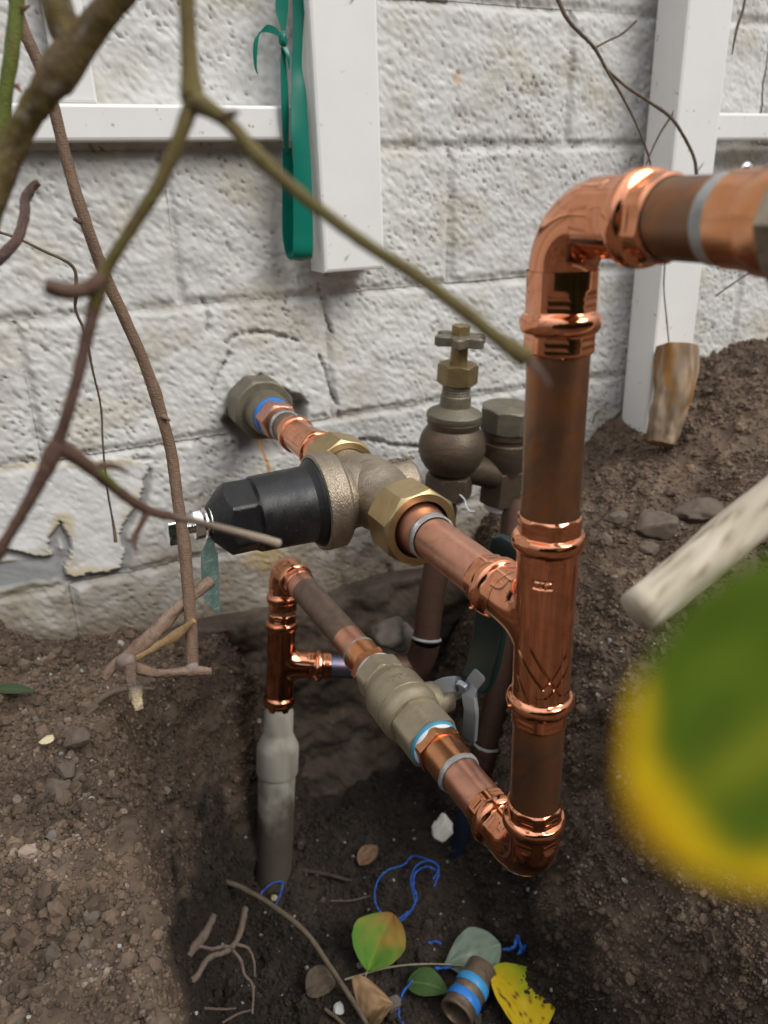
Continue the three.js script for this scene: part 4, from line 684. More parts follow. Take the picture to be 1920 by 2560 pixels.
{
  const p = [[0.0528, 0.5645, 0.5698], [0.0419, 0.5536, 0.5639], [0.0299, 0.5421, 0.5577], [0.0193, 0.5307, 0.5522], [0.0113, 0.5212, 0.5469], [0.0034, 0.5073, 0.5437], [-0.0061, 0.4901, 0.5412], [-0.0143, 0.4735, 0.5391]];
  const t = thing('thick_cane', 'thick mottled olive and brown cane crossing the trellis corner', 'branch', p[5], grp);
  const c = barkColor([0.15, 0.115, 0.018], [0.075, 0.042, 0.024], [0.25, 0.215, 0.18], 3, 0.9);
  part(t, 'stem', stick(p, [0.0048, 0.0045, 0.0042, 0.0039, 0.0036, 0.0034, 0.0033], { color: c, seed: 3, rough: 0.10, seg: 20, n: 160, nodes: [0.36] }), M.bark);
  part(t, 'side_branch', stick([[0.03, 0.5423, 0.5565], [0.0275, 0.5489, 0.5548], [0.0268, 0.5552, 0.554], [0.0268, 0.5645, 0.5521]], [0.0052, 0.0045, 0.0042, 0.004], { color: c, seed: 5, seg: 16, n: 40 }), M.bark);
}
{
  const p = [[0.0261, 0.5861, 0.4354], [0.0212, 0.5691, 0.4408], [0.017, 0.5555, 0.4451], [0.0122, 0.5421, 0.4466], [0.0074, 0.5269, 0.4489], [0.0008, 0.508, 0.4521]], c = barkColor(green, [0.10, 0.115, 0.012], [0.11, 0.06, 0.02], 9, 0.4);
  const t = thing('green_stem', 'fresh green thorny stem beside the thick cane', 'stem', p[4], grp);
  part(t, 'stem', stick(p, [0.0031, 0.0029, 0.0028, 0.0027], { color: c, seed: 9, rough: 0.05, seg: 14, n: 50 }), M.bark);
  const th = (a, b) => stick([a, b], [0.0013, 0.0002], { color: () => [0.22, 0.09, 0.05], seg: 8, n: 6 });
  part(t, 'thorn', th([0.0165, 0.544, 0.4524], [0.0177, 0.5414, 0.4541]), M.bark); part(t, 'thorn', th([0.0246, 0.5723, 0.4433], [0.0275, 0.5732, 0.4442]), M.bark);
}
{
  const p = [[0.0283, 0.6135, 0.3173], [0.0298, 0.5879, 0.3236], [0.0343, 0.5707, 0.3275], [0.0375, 0.5541, 0.3304], [0.0402, 0.5164, 0.3368], [0.0435, 0.4902, 0.3442], [0.0486, 0.463, 0.3469], [0.0556, 0.4369, 0.3499], [0.0631, 0.4072, 0.3549], [0.0664, 0.3829, 0.3614], [0.0683, 0.3581, 0.3675], [0.0666, 0.3346, 0.3773], [0.0642, 0.3081, 0.3941], [0.0611, 0.2898, 0.4069], [0.0576, 0.2694, 0.4204], [0.0534, 0.2496, 0.4334]];
  const t = thing('long_cane', 'long straight brown cane passing in front of the regulator bolt', 'branch', p[14], grp), c = barkColor([0.135, 0.085, 0.056], [0.19, 0.115, 0.068], [0.10, 0.065, 0.05], 15, 1.2);
  part(t, 'stem', stick(p, [0.0031, 0.0031, 0.0032, 0.0033, 0.0034, 0.0034, 0.0035, 0.0035, 0.0036, 0.0036], { color: c, seed: 15, rough: 0.05, seg: 16, n: 240, nodes: [0.58, 0.82], swell: 0.14 }), M.bark);
  part(t, 'bud', stick([p[5], [0.0404, 0.4909, 0.3449], [0.0374, 0.4924, 0.344]], [0.0028, 0.0018, 0.0009], { color: () => [0.10, 0.06, 0.045], seed: 2, seg: 10, n: 12 }), M.bark);
  part(t, 'bud', stick([[0.0669, 0.3808, 0.3649], [0.0688, 0.3799, 0.3685], [0.0699, 0.3791, 0.3694]], [0.0022, 0.0013, 0.0006], { color: () => [0.20, 0.12, 0.08], seed: 4, seg: 8, n: 8 }), M.bark);
  // old pruned spur at its foot
  const w = barkColor([0.17, 0.098, 0.058], [0.25, 0.175, 0.13], [0.10, 0.06, 0.04], 21, 1.5), e = [0.55, 0.40, 0.18];
  part(t, 'spur', stick([[0.0054, 0.25, 0.4235], [0.0116, 0.2555, 0.4214], [0.0199, 0.2585, 0.4202], [0.036, 0.2677, 0.4174], [0.0545, 0.2782, 0.4115], [0.0673, 0.2834, 0.4066], [0.0757, 0.2863, 0.4032]], [0.0022, 0.0034, 0.0046, 0.0042, 0.0036, 0.0034, 0.0034], { color: w, endColor: e, seed: 21, rough: 0.16, seg: 14, n: 110 }), M.bark);
  part(t, 'spur', stick([[0.022, 0.2572, 0.4218], [0.037, 0.2625, 0.4226], [0.0457, 0.2659, 0.4238], [0.059, 0.2759, 0.4276]], [0.0026, 0.0024, 0.0026, 0.0019], { color: barkColor([0.26, 0.15, 0.065], [0.30, 0.19, 0.09], [0.16, 0.09, 0.05], 23), endColor: e, seed: 23, rough: 0.08, nodes: [0.62], n: 60 }), M.bark);
  part(t, 'spur', stick([[0.0212, 0.2546, 0.4249], [0.0314, 0.2499, 0.4293], [0.0461, 0.2485, 0.4342], [0.056, 0.2481, 0.4376], [0.0627, 0.2473, 0.4398]], [0.0034, 0.0028, 0.0026, 0.0029, 0.0022], { color: w, endColor: e, seed: 25, rough: 0.18, n: 70, seg: 12 }), M.bark);
  part(t, 'stub', stick([[0.0192, 0.258, 0.4297], [0.0191, 0.2529, 0.4355], [0.0194, 0.2463, 0.4409], [0.0196, 0.2388, 0.4456]], [0.0042, 0.0031, 0.0034, 0.0022], { color: (q) => q < 0.45 ? [0.13, 0.085, 0.06] : mixc([0.06, 0.05, 0.045], [0.48, 0.38, 0.24], clamp((q - 0.45) * 3)), endColor: [0.6, 0.48, 0.3], seed: 27, rough: 0.30, seg: 14, n: 60 }), M.bark, 'splintered pale broken stub');
  part(t, 'knuckle', joint([0.0191, 0.2577, 0.425], 0.0056, [0.23, 0.17, 0.14], 29), M.bark);
  part(t, 'knuckle', joint([0.0528, 0.2489, 0.4346], 0.0043, [0.26, 0.21, 0.18], 30), M.bark);
}
{
  const t = thing('forked_cane', 'blurry forked olive cane with one arm ending at the riser', 'branch', [0.0485, 0.5226, 0.6164], grp), c = barkColor(olive, [0.14, 0.10, 0.03], red, 33, 0.5), cr = barkColor(red, [0.13, 0.07, 0.055], dark, 35, 0.6);
  part(t, 'stem', stick([[0.052, 0.5552, 0.6092], [0.0511, 0.5445, 0.6112], [0.0497, 0.5335, 0.6132], [0.0485, 0.5226, 0.6164]], [0.0020, 0.0020, 0.0021, 0.0023], { color: c, seed: 33, rough: 0.06, nodes: [0.98], n: 50 }), M.bark);
  part(t, 'arm', stick([[0.0485, 0.5226, 0.6164], [0.0546, 0.5172, 0.6239], [0.0594, 0.5088, 0.6322], [0.0669, 0.4994, 0.6422], [0.0761, 0.4898, 0.6531], [0.0854, 0.4819, 0.6632], [0.0926, 0.4745, 0.6721], [0.0985, 0.4681, 0.6789], [0.1028, 0.4639, 0.6839]], [0.0022, 0.0018, 0.00165, 0.0016, 0.00155, 0.00155, 0.0016, 0.0017, 0.0018], { color: c, endColor: [0.14, 0.12, 0.10], seed: 37, rough: 0.05, n: 150, nodes: [0.0, 0.23, 0.98] }), M.bark);
  part(t, 'bud', stick([[0.0534, 0.5179, 0.6243], [0.0554, 0.5187, 0.626], [0.0567, 0.5187, 0.6277]], [0.0012, 0.0009, 0.0004], { color: () => red, n: 10 }), M.bark);
  part(t, 'twig', stick([[0.1028, 0.4639, 0.6839], [0.1041, 0.4619, 0.6866], [0.1052, 0.4586, 0.6897]], [0.0009, 0.0005, 0.0003], { color: () => [0.14, 0.10, 0.08], n: 16, seg: 8 }), M.bark);
  part(t, 'arm', stick([[0.0485, 0.5226, 0.6164], [0.0453, 0.516, 0.6167], [0.0383, 0.5041, 0.6154], [0.0296, 0.493, 0.6129], [0.0221, 0.4832, 0.6104], [0.0183, 0.4746, 0.609], [0.0134, 0.4624, 0.6087], [0.0079, 0.4491, 0.6075], [0.0028, 0.4385, 0.6053], [-0.0059, 0.4246, 0.6029], [-0.0154, 0.4115, 0.5998], [-0.0241, 0.3999, 0.5963]], [0.0020, 0.0018, 0.0017, 0.0016, 0.0018, 0.0017, 0.0016, 0.0017, 0.0021, 0.0017, 0.0016, 0.0015], { color: (q, A, P, s) => q < 0.4 ? c(q, A, P, s) : cr(q, A, P, s), seed: 39, rough: 0.07, n: 220, nodes: [0.36, 0.69, 0.93] }), M.bark);
  part(t, 'stub', stick([[0.0216, 0.4823, 0.6106], [0.0173, 0.4797, 0.611], [0.013, 0.4793, 0.6104], [0.0078, 0.4809, 0.6086]], [0.0020, 0.0019, 0.0023, 0.0020], { color: cr, seed: 41, rough: 0.18, n: 30 }), M.bark);
  part(t, 'twig', stick([[0.0028, 0.4385, 0.6053], [0.0069, 0.4338, 0.6021], [0.0118, 0.4271, 0.5979], [0.0176, 0.4182, 0.5927], [0.0259, 0.4079, 0.5867], [0.0341, 0.4012, 0.5792], [0.0443, 0.3942, 0.5716], [0.0567, 0.386, 0.5655], [0.0683, 0.3782, 0.5599], [0.0767, 0.3727, 0.5567]], [0.0024, 0.0022, 0.0018, 0.0016, 0.0016, 0.0012, 0.0012, 0.0014, 0.0016, 0.0017], { color: (q, A, P, s) => q > 0.14 && q < 0.24 && Math.sin(A) > 0.1 ? [0.10, 0.12, 0.01] : q < 0.5 ? cr(q, A, P, s) : mixc([0.15, 0.10, 0.075], pale, clamp((q - 0.5) * 2.1)), endColor: pale, seed: 43, rough: 0.07, n: 160 }), M.bark);
  part(t, 'bud', stick([[0.0258, 0.4077, 0.5868], [0.0234, 0.4045, 0.5883], [0.0202, 0.4002, 0.59], [0.0198, 0.3965, 0.5927]], [0.0013, 0.0010, 0.0010, 0.0003], { color: cr, seed: 44, n: 24 }), M.bark);
  part(t, 'bud', stick([[0.0136, 0.4274, 0.5938], [0.0182, 0.4256, 0.5919], [0.0218, 0.4224, 0.5902]], [0.0012, 0.0009, 0.0004], { color: cr, seed: 46, n: 16 }), M.bark);
}
single('thin_tendril', 'thin dark tendril hanging down the wall to the peeling paint', 'twig', stick([[-0.0092, 0.4856, 0.1684], [0.0079, 0.4787, 0.1674], [0.025, 0.4687, 0.1677], [0.0454, 0.4543, 0.1597], [0.0452, 0.4376, 0.1553], [0.0423, 0.4219, 0.1492], [0.0458, 0.4059, 0.1461], [0.0478, 0.3704, 0.1393], [0.0497, 0.3366, 0.1317], [0.0459, 0.3041, 0.1327], [0.0432, 0.2596, 0.1279], [0.0434, 0.2208, 0.1218], [0.0424, 0.208, 0.1271]], [0.0010, 0.0009, 0.0012, 0.0015, 0.0011, 0.0013, 0.0009, 0.0009, 0.0010, 0.0009, 0.0009, 0.0010, 0.0018], { color: barkColor([0.10, 0.062, 0.035], [0.16, 0.12, 0.08], dark, 51), seed: 51, rough: 0.14, n: 200, seg: 8, nodes: [0.27, 0.6, 0.75] }), M.bark, [0.0424, 0.208, 0.1271], grp);
single('hooked_stub', 'short hooked dark brown cut stub left of the long cane', 'branch', stick([[-0.0108, 0.4739, 0.4456], [-0.0025, 0.4795, 0.4409], [0.0053, 0.4858, 0.4357], [0.0105, 0.495, 0.428], [0.0128, 0.5026, 0.4196], [0.0172, 0.5079, 0.4168], [0.0198, 0.5094, 0.4173]], [0.0028, 0.0026, 0.0023, 0.0022, 0.0022, 0.0024, 0.0016], { color: barkColor(dark, [0.11, 0.06, 0.045], [0.16, 0.11, 0.09], 53), endColor: [0.2, 0.12, 0.08], seed: 53, rough: 0.12, n: 70, seg: 12 }), M.bark, [-0.0025, 0.4795, 0.4409], grp);
{
  const c = barkColor([0.17, 0.125, 0.085], [0.12, 0.085, 0.06], dark, 55), t = thing('dry_vine', 'thin dry vine forking in front of the white trellis post', 'twig', [0.7047, 0.5123, 0.09], grp), s = (p, r, k) => part(t, 'stem', stick(p, r, { color: c, seed: k, rough: 0.12, n: 80, seg: 8 }), M.bark);
  s([[0.5449, 0.6899, 0.07], [0.5632, 0.6581, 0.075], [0.5967, 0.6319, 0.08], [0.612, 0.613, 0.082], [0.6339, 0.5869, 0.085], [0.6562, 0.5601, 0.085], [0.6764, 0.5297, 0.085], [0.6882, 0.5006, 0.085]], [0.0022, 0.002, 0.0019, 0.0016, 0.0012, 0.0012, 0.0012], 57);
  s([[0.612, 0.613, 0.082], [0.6359, 0.5979, 0.085], [0.672, 0.5802, 0.09], [0.6985, 0.5665, 0.092], [0.7201, 0.5454, 0.094], [0.7364, 0.5237, 0.095], [0.7415, 0.5074, 0.096]], [0.0017, 0.0016, 0.0017, 0.0019, 0.0018, 0.0018, 0.0022], 59);
  s([[0.6982, 0.5688, 0.092], [0.6858, 0.5505, 0.09], [0.6724, 0.5248, 0.09], [0.6678, 0.5082, 0.09]], [0.0014, 0.001, 0.001], 61);
  s([[0.5955, 0.6322, 0.08], [0.6112, 0.6387, 0.08], [0.6318, 0.647, 0.08], [0.649, 0.6591, 0.08]], [0.0012, 0.0011, 0.0012, 0.0013], 63);
  s([[0.6986, 0.5661, 0.092], [0.6988, 0.5715, 0.093], [0.6988, 0.5741, 0.094]], [0.0014, 0.0009, 0.0003], 65);
}
single('dry_vine', 'thin dry stem hanging beside the upper rail of the rooted post', 'twig', stick([[0.833, 0.716, 0.05], [0.8312, 0.6841, 0.05], [0.8253, 0.6653, 0.05], [0.8223, 0.6378, 0.05]], [0.0014, 0.0014, 0.0016, 0.0008], { color: barkColor([0.17, 0.125, 0.085], [0.12, 0.085, 0.06], dark, 66), n: 40, seg: 8 }), M.bark, [0.8253, 0.6653, 0.05], grp);
single('dry_vine', 'thin wiry stem growing up the post behind the copper elbow', 'twig', stick([[0.7692, 0.1951, 0.09], [0.7405, 0.3018, 0.085], [0.7343, 0.3421, 0.08], [0.7282, 0.3815, 0.076], [0.7271, 0.4141, 0.074], [0.7169, 0.4569, 0.074]], [0.0010, 0.0009, 0.0009, 0.0008], { color: barkColor([0.19, 0.145, 0.09], [0.14, 0.1, 0.07], dark, 67), n: 60, seg: 8 }), M.bark, [0.7405, 0.3018, 0.085], grp);
single('dry_vine', 'short dry twig pointing at the wall right of the rooted post', 'twig', stick([[0.8555, 0.3568, 0.04], [0.8772, 0.3707, 0.045], [0.9068, 0.387, 0.05]], [0.0011, 0.0012, 0.0012], { color: barkColor([0.15, 0.11, 0.085], [0.1, 0.075, 0.06], dark, 68), n: 20, seg: 8 }), M.bark, [0.8772, 0.3707, 0.045], grp);
{ // rotten stake in front of the rooted post
  const p = [[0.7483, 0.3089, 0.0909], [0.7426, 0.2862, 0.0986], [0.734, 0.2593, 0.1068], [0.7189, 0.2272, 0.1145], [0.7049, 0.195, 0.1227]];
  const g = stick(p, [0.0240, 0.0245, 0.0240, 0.0215, 0.017], { seg: 40, n: 90, rough: 0.12, seed: 71, color: (t, A, q) => { const cx = Math.cos(A), sx = Math.sin(A), m = clamp(0.5 + 2 * fbm(cx * 2.2, q.y * 22, sx * 2.2, 3)), o = clamp((fbm(cx * 1.6 + 5, q.y * 16, sx * 1.6, 3) - 0.02) * 5); return mixc(mixc([0.15, 0.10, 0.06], [0.34, 0.25, 0.165], m), [0.25, 0.11, 0.02], o); }, endColor: [0.36, 0.25, 0.14] });
  single('wooden_stake', 'rotten brown and white wooden stake at the foot of the trellis post', 'stake', g, M.vc, p[3]);
}
{ // bleached stick lying over the right bank, close to the lens
  const p = [[0.2013, 0.3418, 0.6244], [0.2117, 0.3467, 0.6244], [0.2296, 0.356, 0.6247], [0.2519, 0.3684, 0.6256], [0.2736, 0.3811, 0.6273], [0.3086, 0.3998, 0.6287]];
  { const e = V(...p[5]), d = V(...p[5]).sub(V(...p[2])).normalize(); for (const k of [0.15, 0.4, 0.8]) p.push(e.clone().addScaledVector(d, k).toArray()); } // the rest of the limb, outside the picture
  const g = stick(p, [0.0090, 0.0104, 0.0108, 0.0112, 0.0116, 0.0120, 0.013, 0.014, 0.016], { seg: 28, n: 160, rough: 0.05, seed: 73, color: (t, A, q) => { const m = clamp(0.5 + 1.6 * fbm(q.x * 40 + A, q.y * 40, A * 1.5, 3)), k = clamp((fbm(q.x * 55 + 9, q.y * 55, A * 2, 3) - 0.10) * 5); return mixc(mixc([0.50, 0.43, 0.32], [0.64, 0.58, 0.47], m), [0.28, 0.21, 0.13], k); }, endColor: [0.42, 0.36, 0.27] });
  single('bleached_stick', 'pale weathered rod sticking in over the right soil bank', 'stick', g, M.vc, p[0]);
}

// ---------------------------------------------------------------- leaves
// leaf blade: tip and stalk ends, half width, curl; coloured by paint(u along, v across)
function leaf(a, b, up, hw, paint, opt = {}) {
  const A = V(...a), B = V(...b), T = B.clone().sub(A), L = T.length(); T.normalize(); const S = V().crossVectors(T, V(...up)).normalize(), Nn = V().crossVectors(S, T).normalize(), nu = 40, nv = 20, p = [], col = [], idx = [];
  for (const side of [1, -1]) for (let i = 0; i <= nu; i++) for (let j = 0; j <= nv; j++) {
    const u = i / nu, v = j / nv * 2 - 1, w = hw * Math.pow(Math.sin(Math.PI * Math.pow(u, opt.skew ?? 0.85)), opt.pow ?? 0.75) * (1 + 0.05 * N(u * 7, v * 2, opt.seed ?? 1)) + 0.0002;
    const z = (opt.fold ?? 0.25) * Math.abs(v) * w + (opt.arch ?? 0.1) * L * Math.sin(Math.PI * u) + 0.05 * hw * N(u * 5, v * 3, (opt.seed ?? 1) + 3) - 0.00022 * side - 0.0006 * Math.exp(-((v * 9) ** 2)) * (side > 0 ? 1 : 0);
    const q = A.clone().addScaledVector(T, u * L).addScaledVector(S, v * w).addScaledVector(Nn, z);
    p.push(q.x, q.y, q.z); col.push(...paint(u, v));
  }
  const K = (nu + 1) * (nv + 1);
  for (let s = 0; s < 2; s++) for (let i = 0; i < nu; i++) for (let j = 0; j < nv; j++) { const q = s * K + i * (nv + 1) + j; s ? idx.push(q, q + 1, q + nv + 1, q + 1, q + nv + 2, q + nv + 1) : idx.push(q, q + nv + 1, q + 1, q + 1, q + nv + 1, q + nv + 2); }
  const g = new THREE.BufferGeometry(); g.setAttribute('position', new THREE.Float32BufferAttribute(p, 3)); g.setAttribute('color', new THREE.Float32BufferAttribute(col, 3)); g.setIndex(idx); g.computeVertexNormals(); return g;
}
const gL = [0.085, 0.16, 0.028], yL = [0.52, 0.36, 0.015], bL = [0.16, 0.08, 0.03];
const veins = (u, v) => Math.exp(-((v * 16) ** 2)) + 0.35 * Math.pow(Math.max(0, Math.cos((u * 9 - Math.abs(v) * 1.6) * 6.28)), 12) * (1 - Math.abs(v));
{
  const l = (name, label, a, b, up, hw, paint, opt) => { const t = thing(name, label, 'leaf', a, 'leaves fallen into the pit'); part(t, 'blade', leaf(a, b, up, hw, paint, opt), M.leafV); if (opt.stalk) part(t, 'stalk', stick(opt.stalk, [0.0010, 0.0007], { color: () => opt.stalkColor ?? [0.3, 0.26, 0.12], n: 20, seg: 8 }), M.bark); return t; };
  l('fallen_leaf', 'green leaf browning at its tip lying in the middle of the pit', [0.1968, -0.233, 0.3111], [0.2438, -0.215, 0.2742], [-0.25, 1, 0.3], 0.029, (u, v) => { const k = clamp((u - 0.2) * 1.8 + 1.1 * fbm(u * 3, v * 2, 3, 3) + 0.35 * v); return mixc(mixc([0.09, 0.20, 0.03], [0.22, 0.26, 0.04], veins(u, v) * 0.6), mixc([0.30, 0.20, 0.045], bL, clamp((u - 0.6) * 2)), k * k); }, { arch: 0.06, fold: 0.25, seed: 4, skew: 0.95, stalk: [[0.1968, -0.233, 0.3111], [0.1929, -0.237, 0.3137]], stalkColor: [0.35, 0.30, 0.15] });
  l('fallen_leaf', 'bright yellow leaf with green base and black spots beside the nipple', [0.3404, -0.24, 0.3689], [0.3034, -0.236, 0.4403], [0.1, 1, 0.35], 0.033, (u, v) => { const gr = clamp(1.1 - u * 2.2 - v * 0.5 + 0.7 * fbm(u * 3, v * 3, 8, 2)), sp = clamp((fbm(u * 9, v * 6, 12, 3) - 0.17) * 9) * sstep(0.2, 0.5, u); return mixc(mixc(mixc(yL, [0.55, 0.45, 0.05], veins(u, v) * 0.5), [0.24, 0.34, 0.02], gr), [0.07, 0.035, 0.015], sp); }, { arch: 0.05, fold: 0.15, seed: 6, skew: 0.7, pow: 0.65 });
  l('fallen_leaf', 'grey green underside of a leaf lying behind the nipple', [0.2751, -0.244, 0.3319], [0.3346, -0.232, 0.3464], [0.05, 1, 0.35], 0.026, (u, v) => mixc(mixc([0.20, 0.26, 0.20], [0.30, 0.34, 0.26], veins(u, v)), [0.13, 0.17, 0.12], clamp(fbm(u * 5, v * 5, 4, 3) + 0.3)), { arch: 0.05, fold: -0.2, seed: 8, skew: 1.25, stalk: [[0.1753, -0.243, 0.3023], [0.2246, -0.238, 0.3149], [0.2739, -0.241, 0.3339], [0.311, -0.236, 0.3641]], stalkColor: [0.34, 0.32, 0.2] });
  l('fallen_leaf', 'small dark green leaf half hidden left of the nipple', [0.2322, -0.246, 0.3314], [0.2631, -0.242, 0.361], [0, 1, 0.25], 0.014, (u, v) => mixc([0.06, 0.11, 0.035], [0.12, 0.16, 0.06], veins(u, v)), { arch: 0.12, fold: 0.35, seed: 10 });
  l('fallen_leaf', 'curled dry brown leaf at the near edge of the pit', [0.1746, -0.243, 0.3546], [0.2053, -0.23, 0.3558], [0.3, 1, 0], 0.028, (u, v) => mixc([0.34, 0.23, 0.13], [0.18, 0.10, 0.05], clamp(0.5 + fbm(u * 4, v * 4, 2, 3) * 1.5)), { arch: 0.25, fold: 0.8, seed: 12 });
  l('fallen_leaf', 'torn brown leaf scrap lying between the sticks', [0.1362, -0.245, 0.2919], [0.1663, -0.24, 0.2998], [0, 1, 0.1], 0.016, (u, v) => mixc([0.15, 0.115, 0.085], [0.10, 0.075, 0.055], clamp(0.5 + fbm(u * 4, v * 4, 2, 3) * 1.5)), { arch: 0.08, fold: 0.2, seed: 14, pow: 0.4 });
  l('fallen_leaf', 'small reddish brown leaf scrap near the plastic pipe', [0.2467, -0.245, 0.1719], [0.2766, -0.24, 0.1605], [0.1, 1, 0.2], 0.011, (u, v) => mixc([0.20, 0.12, 0.07], [0.12, 0.07, 0.045], clamp(0.5 + fbm(u * 4, v * 4, 6, 3) * 1.5)), { arch: 0.1, fold: 0.2, seed: 16 });
  l('fallen_leaf', 'narrow tan leaf scrap below the riser elbow', [0.3838, -0.235, 0.386], [0.4173, -0.235, 0.3788], [0, 1, 0.2], 0.008, (u, v) => mixc([0.34, 0.27, 0.16], [0.2, 0.15, 0.09], clamp(0.5 + fbm(u * 4, v * 4, 7, 3))), { arch: 0.15, fold: 0.5, seed: 18 });
  l('fallen_leaf', 'green leaf lying on the left bank near the wall', [-0.0864, 0.0854, 0.1244], [-0.052, 0.0797, 0.1365], [0, 1, 0.3], 0.006, (u, v) => mixc([0.05, 0.072, 0.036], [0.09, 0.11, 0.06], veins(u, v)), { arch: 0.05, fold: 0.2, seed: 20 });
  // out of focus leaf close to the lens
  const nl = thing('near_leaf', 'large blurred green leaf with a yellow rim close to the lens', 'leaf', [0.0399, 0.4652, 0.802]);
  part(nl, 'blade', leaf([0.06, 0.4727, 0.8041], [0.0292, 0.4621, 0.8021], V(...[0, 0.5, 0.83]).sub(V(...[0.0768, 0.4332, 0.7761])).toArray(), 0.0104, (u, v) => { const e = Math.max((v < 0 ? -v : v * sstep(0.6, 0.92, u)) + 0.14 * fbm(u * 4, v * 3, 5, 3), sstep(0.7, 1.0, u) * 0.95); const y = sstep(0.52, 0.84, e); return mixc(mixc(mixc([0.030, 0.056, 0.001], [0.06, 0.095, 0.002], clamp(0.5 + 1.4 * fbm(u * 5, v * 3, 41, 3))), [0.13, 0.14, 0.006], (Math.exp(-((v * 7) ** 2)) + 0.5 * veins(u, v)) * 0.6), mixc([0.46, 0.31, 0.002], [0.19, 0.08, 0.003], sstep(0.78, 1.0, e + 0.2 * fbm(u * 9, v * 5, 7, 2))), y); }, { arch: 0.02, fold: 0.05, seed: 22, skew: 1.05, pow: 0.6 }), M.leafV);
}

// ---------------------------------------------------------------- things lying in the pit
{
  const a = V(...[0.2542, -0.23, 0.3922]), b = V(...[0.3052, -0.228, 0.3617]), d = b.clone().sub(a).normalize(), t = thing('pipe_nipple', 'short threaded brass nipple wrapped in blue tape lying in the pit', 'pipe nipple', a.toArray());
  const L = Math.min(0.055, a.distanceTo(b));
  part(t, 'tube', lathe(a.toArray(), d.toArray(), [[L, 0.0135], [L, 0.0158], [L - 0.001, 0.0163], [0.012, 0.0164], [0.0045, 0.0164], [0.003, 0.0172], [0.0008, 0.0172], [0, 0.0164], [0, 0.0140], [0.004, 0.0134], [L, 0.0134]], 64, 0.5), R({ map: rep(blotch([0.30, 0.22, 0.16], [0.40, 0.30, 0.21], [0.17, 0.13, 0.10], 6, 91), 11, 11), metalness: 0.7, roughness: 0.38 }));
  const band = (s0, s1, m, sd) => turned(a.toArray(), d.toArray(), arr(s0, s1, 10), (s, q) => 0.0163 + (0.0012 + 0.0007 * N(Math.cos(q) * 2 + sd, Math.sin(q) * 2, s * 200)) * Math.pow(Math.sin(Math.PI * clamp((s - s0) / (s1 - s0), 0.03, 0.97)), 0.3), 64);
  part(t, 'tape_band', band(0.010, 0.019, 0, 1), M.tapeBlue); part(t, 'tape_band', band(0.027, 0.036, 0, 4), R({ color: lin(0.05, 0.30, 0.62), roughness: 0.45 }));
}
{ // shreds of blue thread tape
  const mk = (label, pts, r = 0.0009) => single('tape_shred', label, 'tape', stick(pts, r, { color: (t, A, q, s) => mixc([0.012, 0.05, 0.36], [0.03, 0.16, 0.55], clamp(0.5 + N(s * 0.3, A, 2))), rough: 0.5, n: 90, seg: 7, seed: pts.length }), M.vc, pts[0], 'shreds of blue tape');
  mk('long blue tape shred looped like a lasso on the pit floor', [[0.2542, -0.242, 0.2625], [0.2402, -0.238, 0.2492], [0.2403, -0.236, 0.2342], [0.2528, -0.235, 0.2131], [0.2712, -0.236, 0.2028], [0.2921, -0.238, 0.2021], [0.3074, -0.24, 0.1937], [0.3151, -0.232, 0.2093], [0.3239, -0.229, 0.2276], [0.3212, -0.232, 0.2358], [0.3096, -0.238, 0.2458]], 0.0009);
  mk('second thin blue tape thread twisted into the lasso', [[0.2559, -0.24, 0.2685], [0.2678, -0.237, 0.2653], [0.2785, -0.235, 0.2578], [0.2829, -0.233, 0.2424], [0.289, -0.231, 0.2281], [0.3031, -0.229, 0.2171], [0.3178, -0.228, 0.2195], [0.3234, -0.23, 0.2308], [0.312, -0.235, 0.2392]], 0.0008);
  mk('crumpled blue tape shred hanging inside the lasso shaped one', [[0.2553, -0.24, 0.2649], [0.2718, -0.238, 0.2617], [0.2836, -0.236, 0.2524], [0.2867, -0.234, 0.2384], [0.2964, -0.23, 0.2254], [0.3125, -0.228, 0.2259], [0.319, -0.23, 0.2331]], 0.0010);
  mk('small hooked blue tape shred below the plastic pipe', [[0.1235, -0.245, 0.167], [0.1316, -0.243, 0.1588], [0.1452, -0.241, 0.1553], [0.1553, -0.241, 0.1589], [0.149, -0.243, 0.1711], [0.1397, -0.245, 0.1821]], 0.0009);
  mk('bunched bright blue tape shred above the yellow leaf', [[0.3351, -0.238, 0.3486], [0.3449, -0.232, 0.3551], [0.3542, -0.229, 0.3479], [0.3519, -0.233, 0.3601], [0.3611, -0.235, 0.3569], [0.3454, -0.236, 0.3614]], 0.0017);
  mk('straight dark blue tape shred running toward the pit edge', [[0.2461, -0.244, 0.3303], [0.2327, -0.243, 0.3357], [0.2201, -0.243, 0.3432], [0.2083, -0.243, 0.3611], [0.2086, -0.243, 0.3738]], 0.0010);
  mk('tiny blue tape scrap between the two green leaves', [[0.272, -0.245, 0.3018], [0.2796, -0.243, 0.3055], [0.2832, -0.245, 0.3093]], 0.0012);
  mk('blue tape scrap under the grey green leaf stalk', [[0.2646, -0.245, 0.3311], [0.2776, -0.244, 0.3373], [0.2854, -0.245, 0.338]], 0.0016);
}
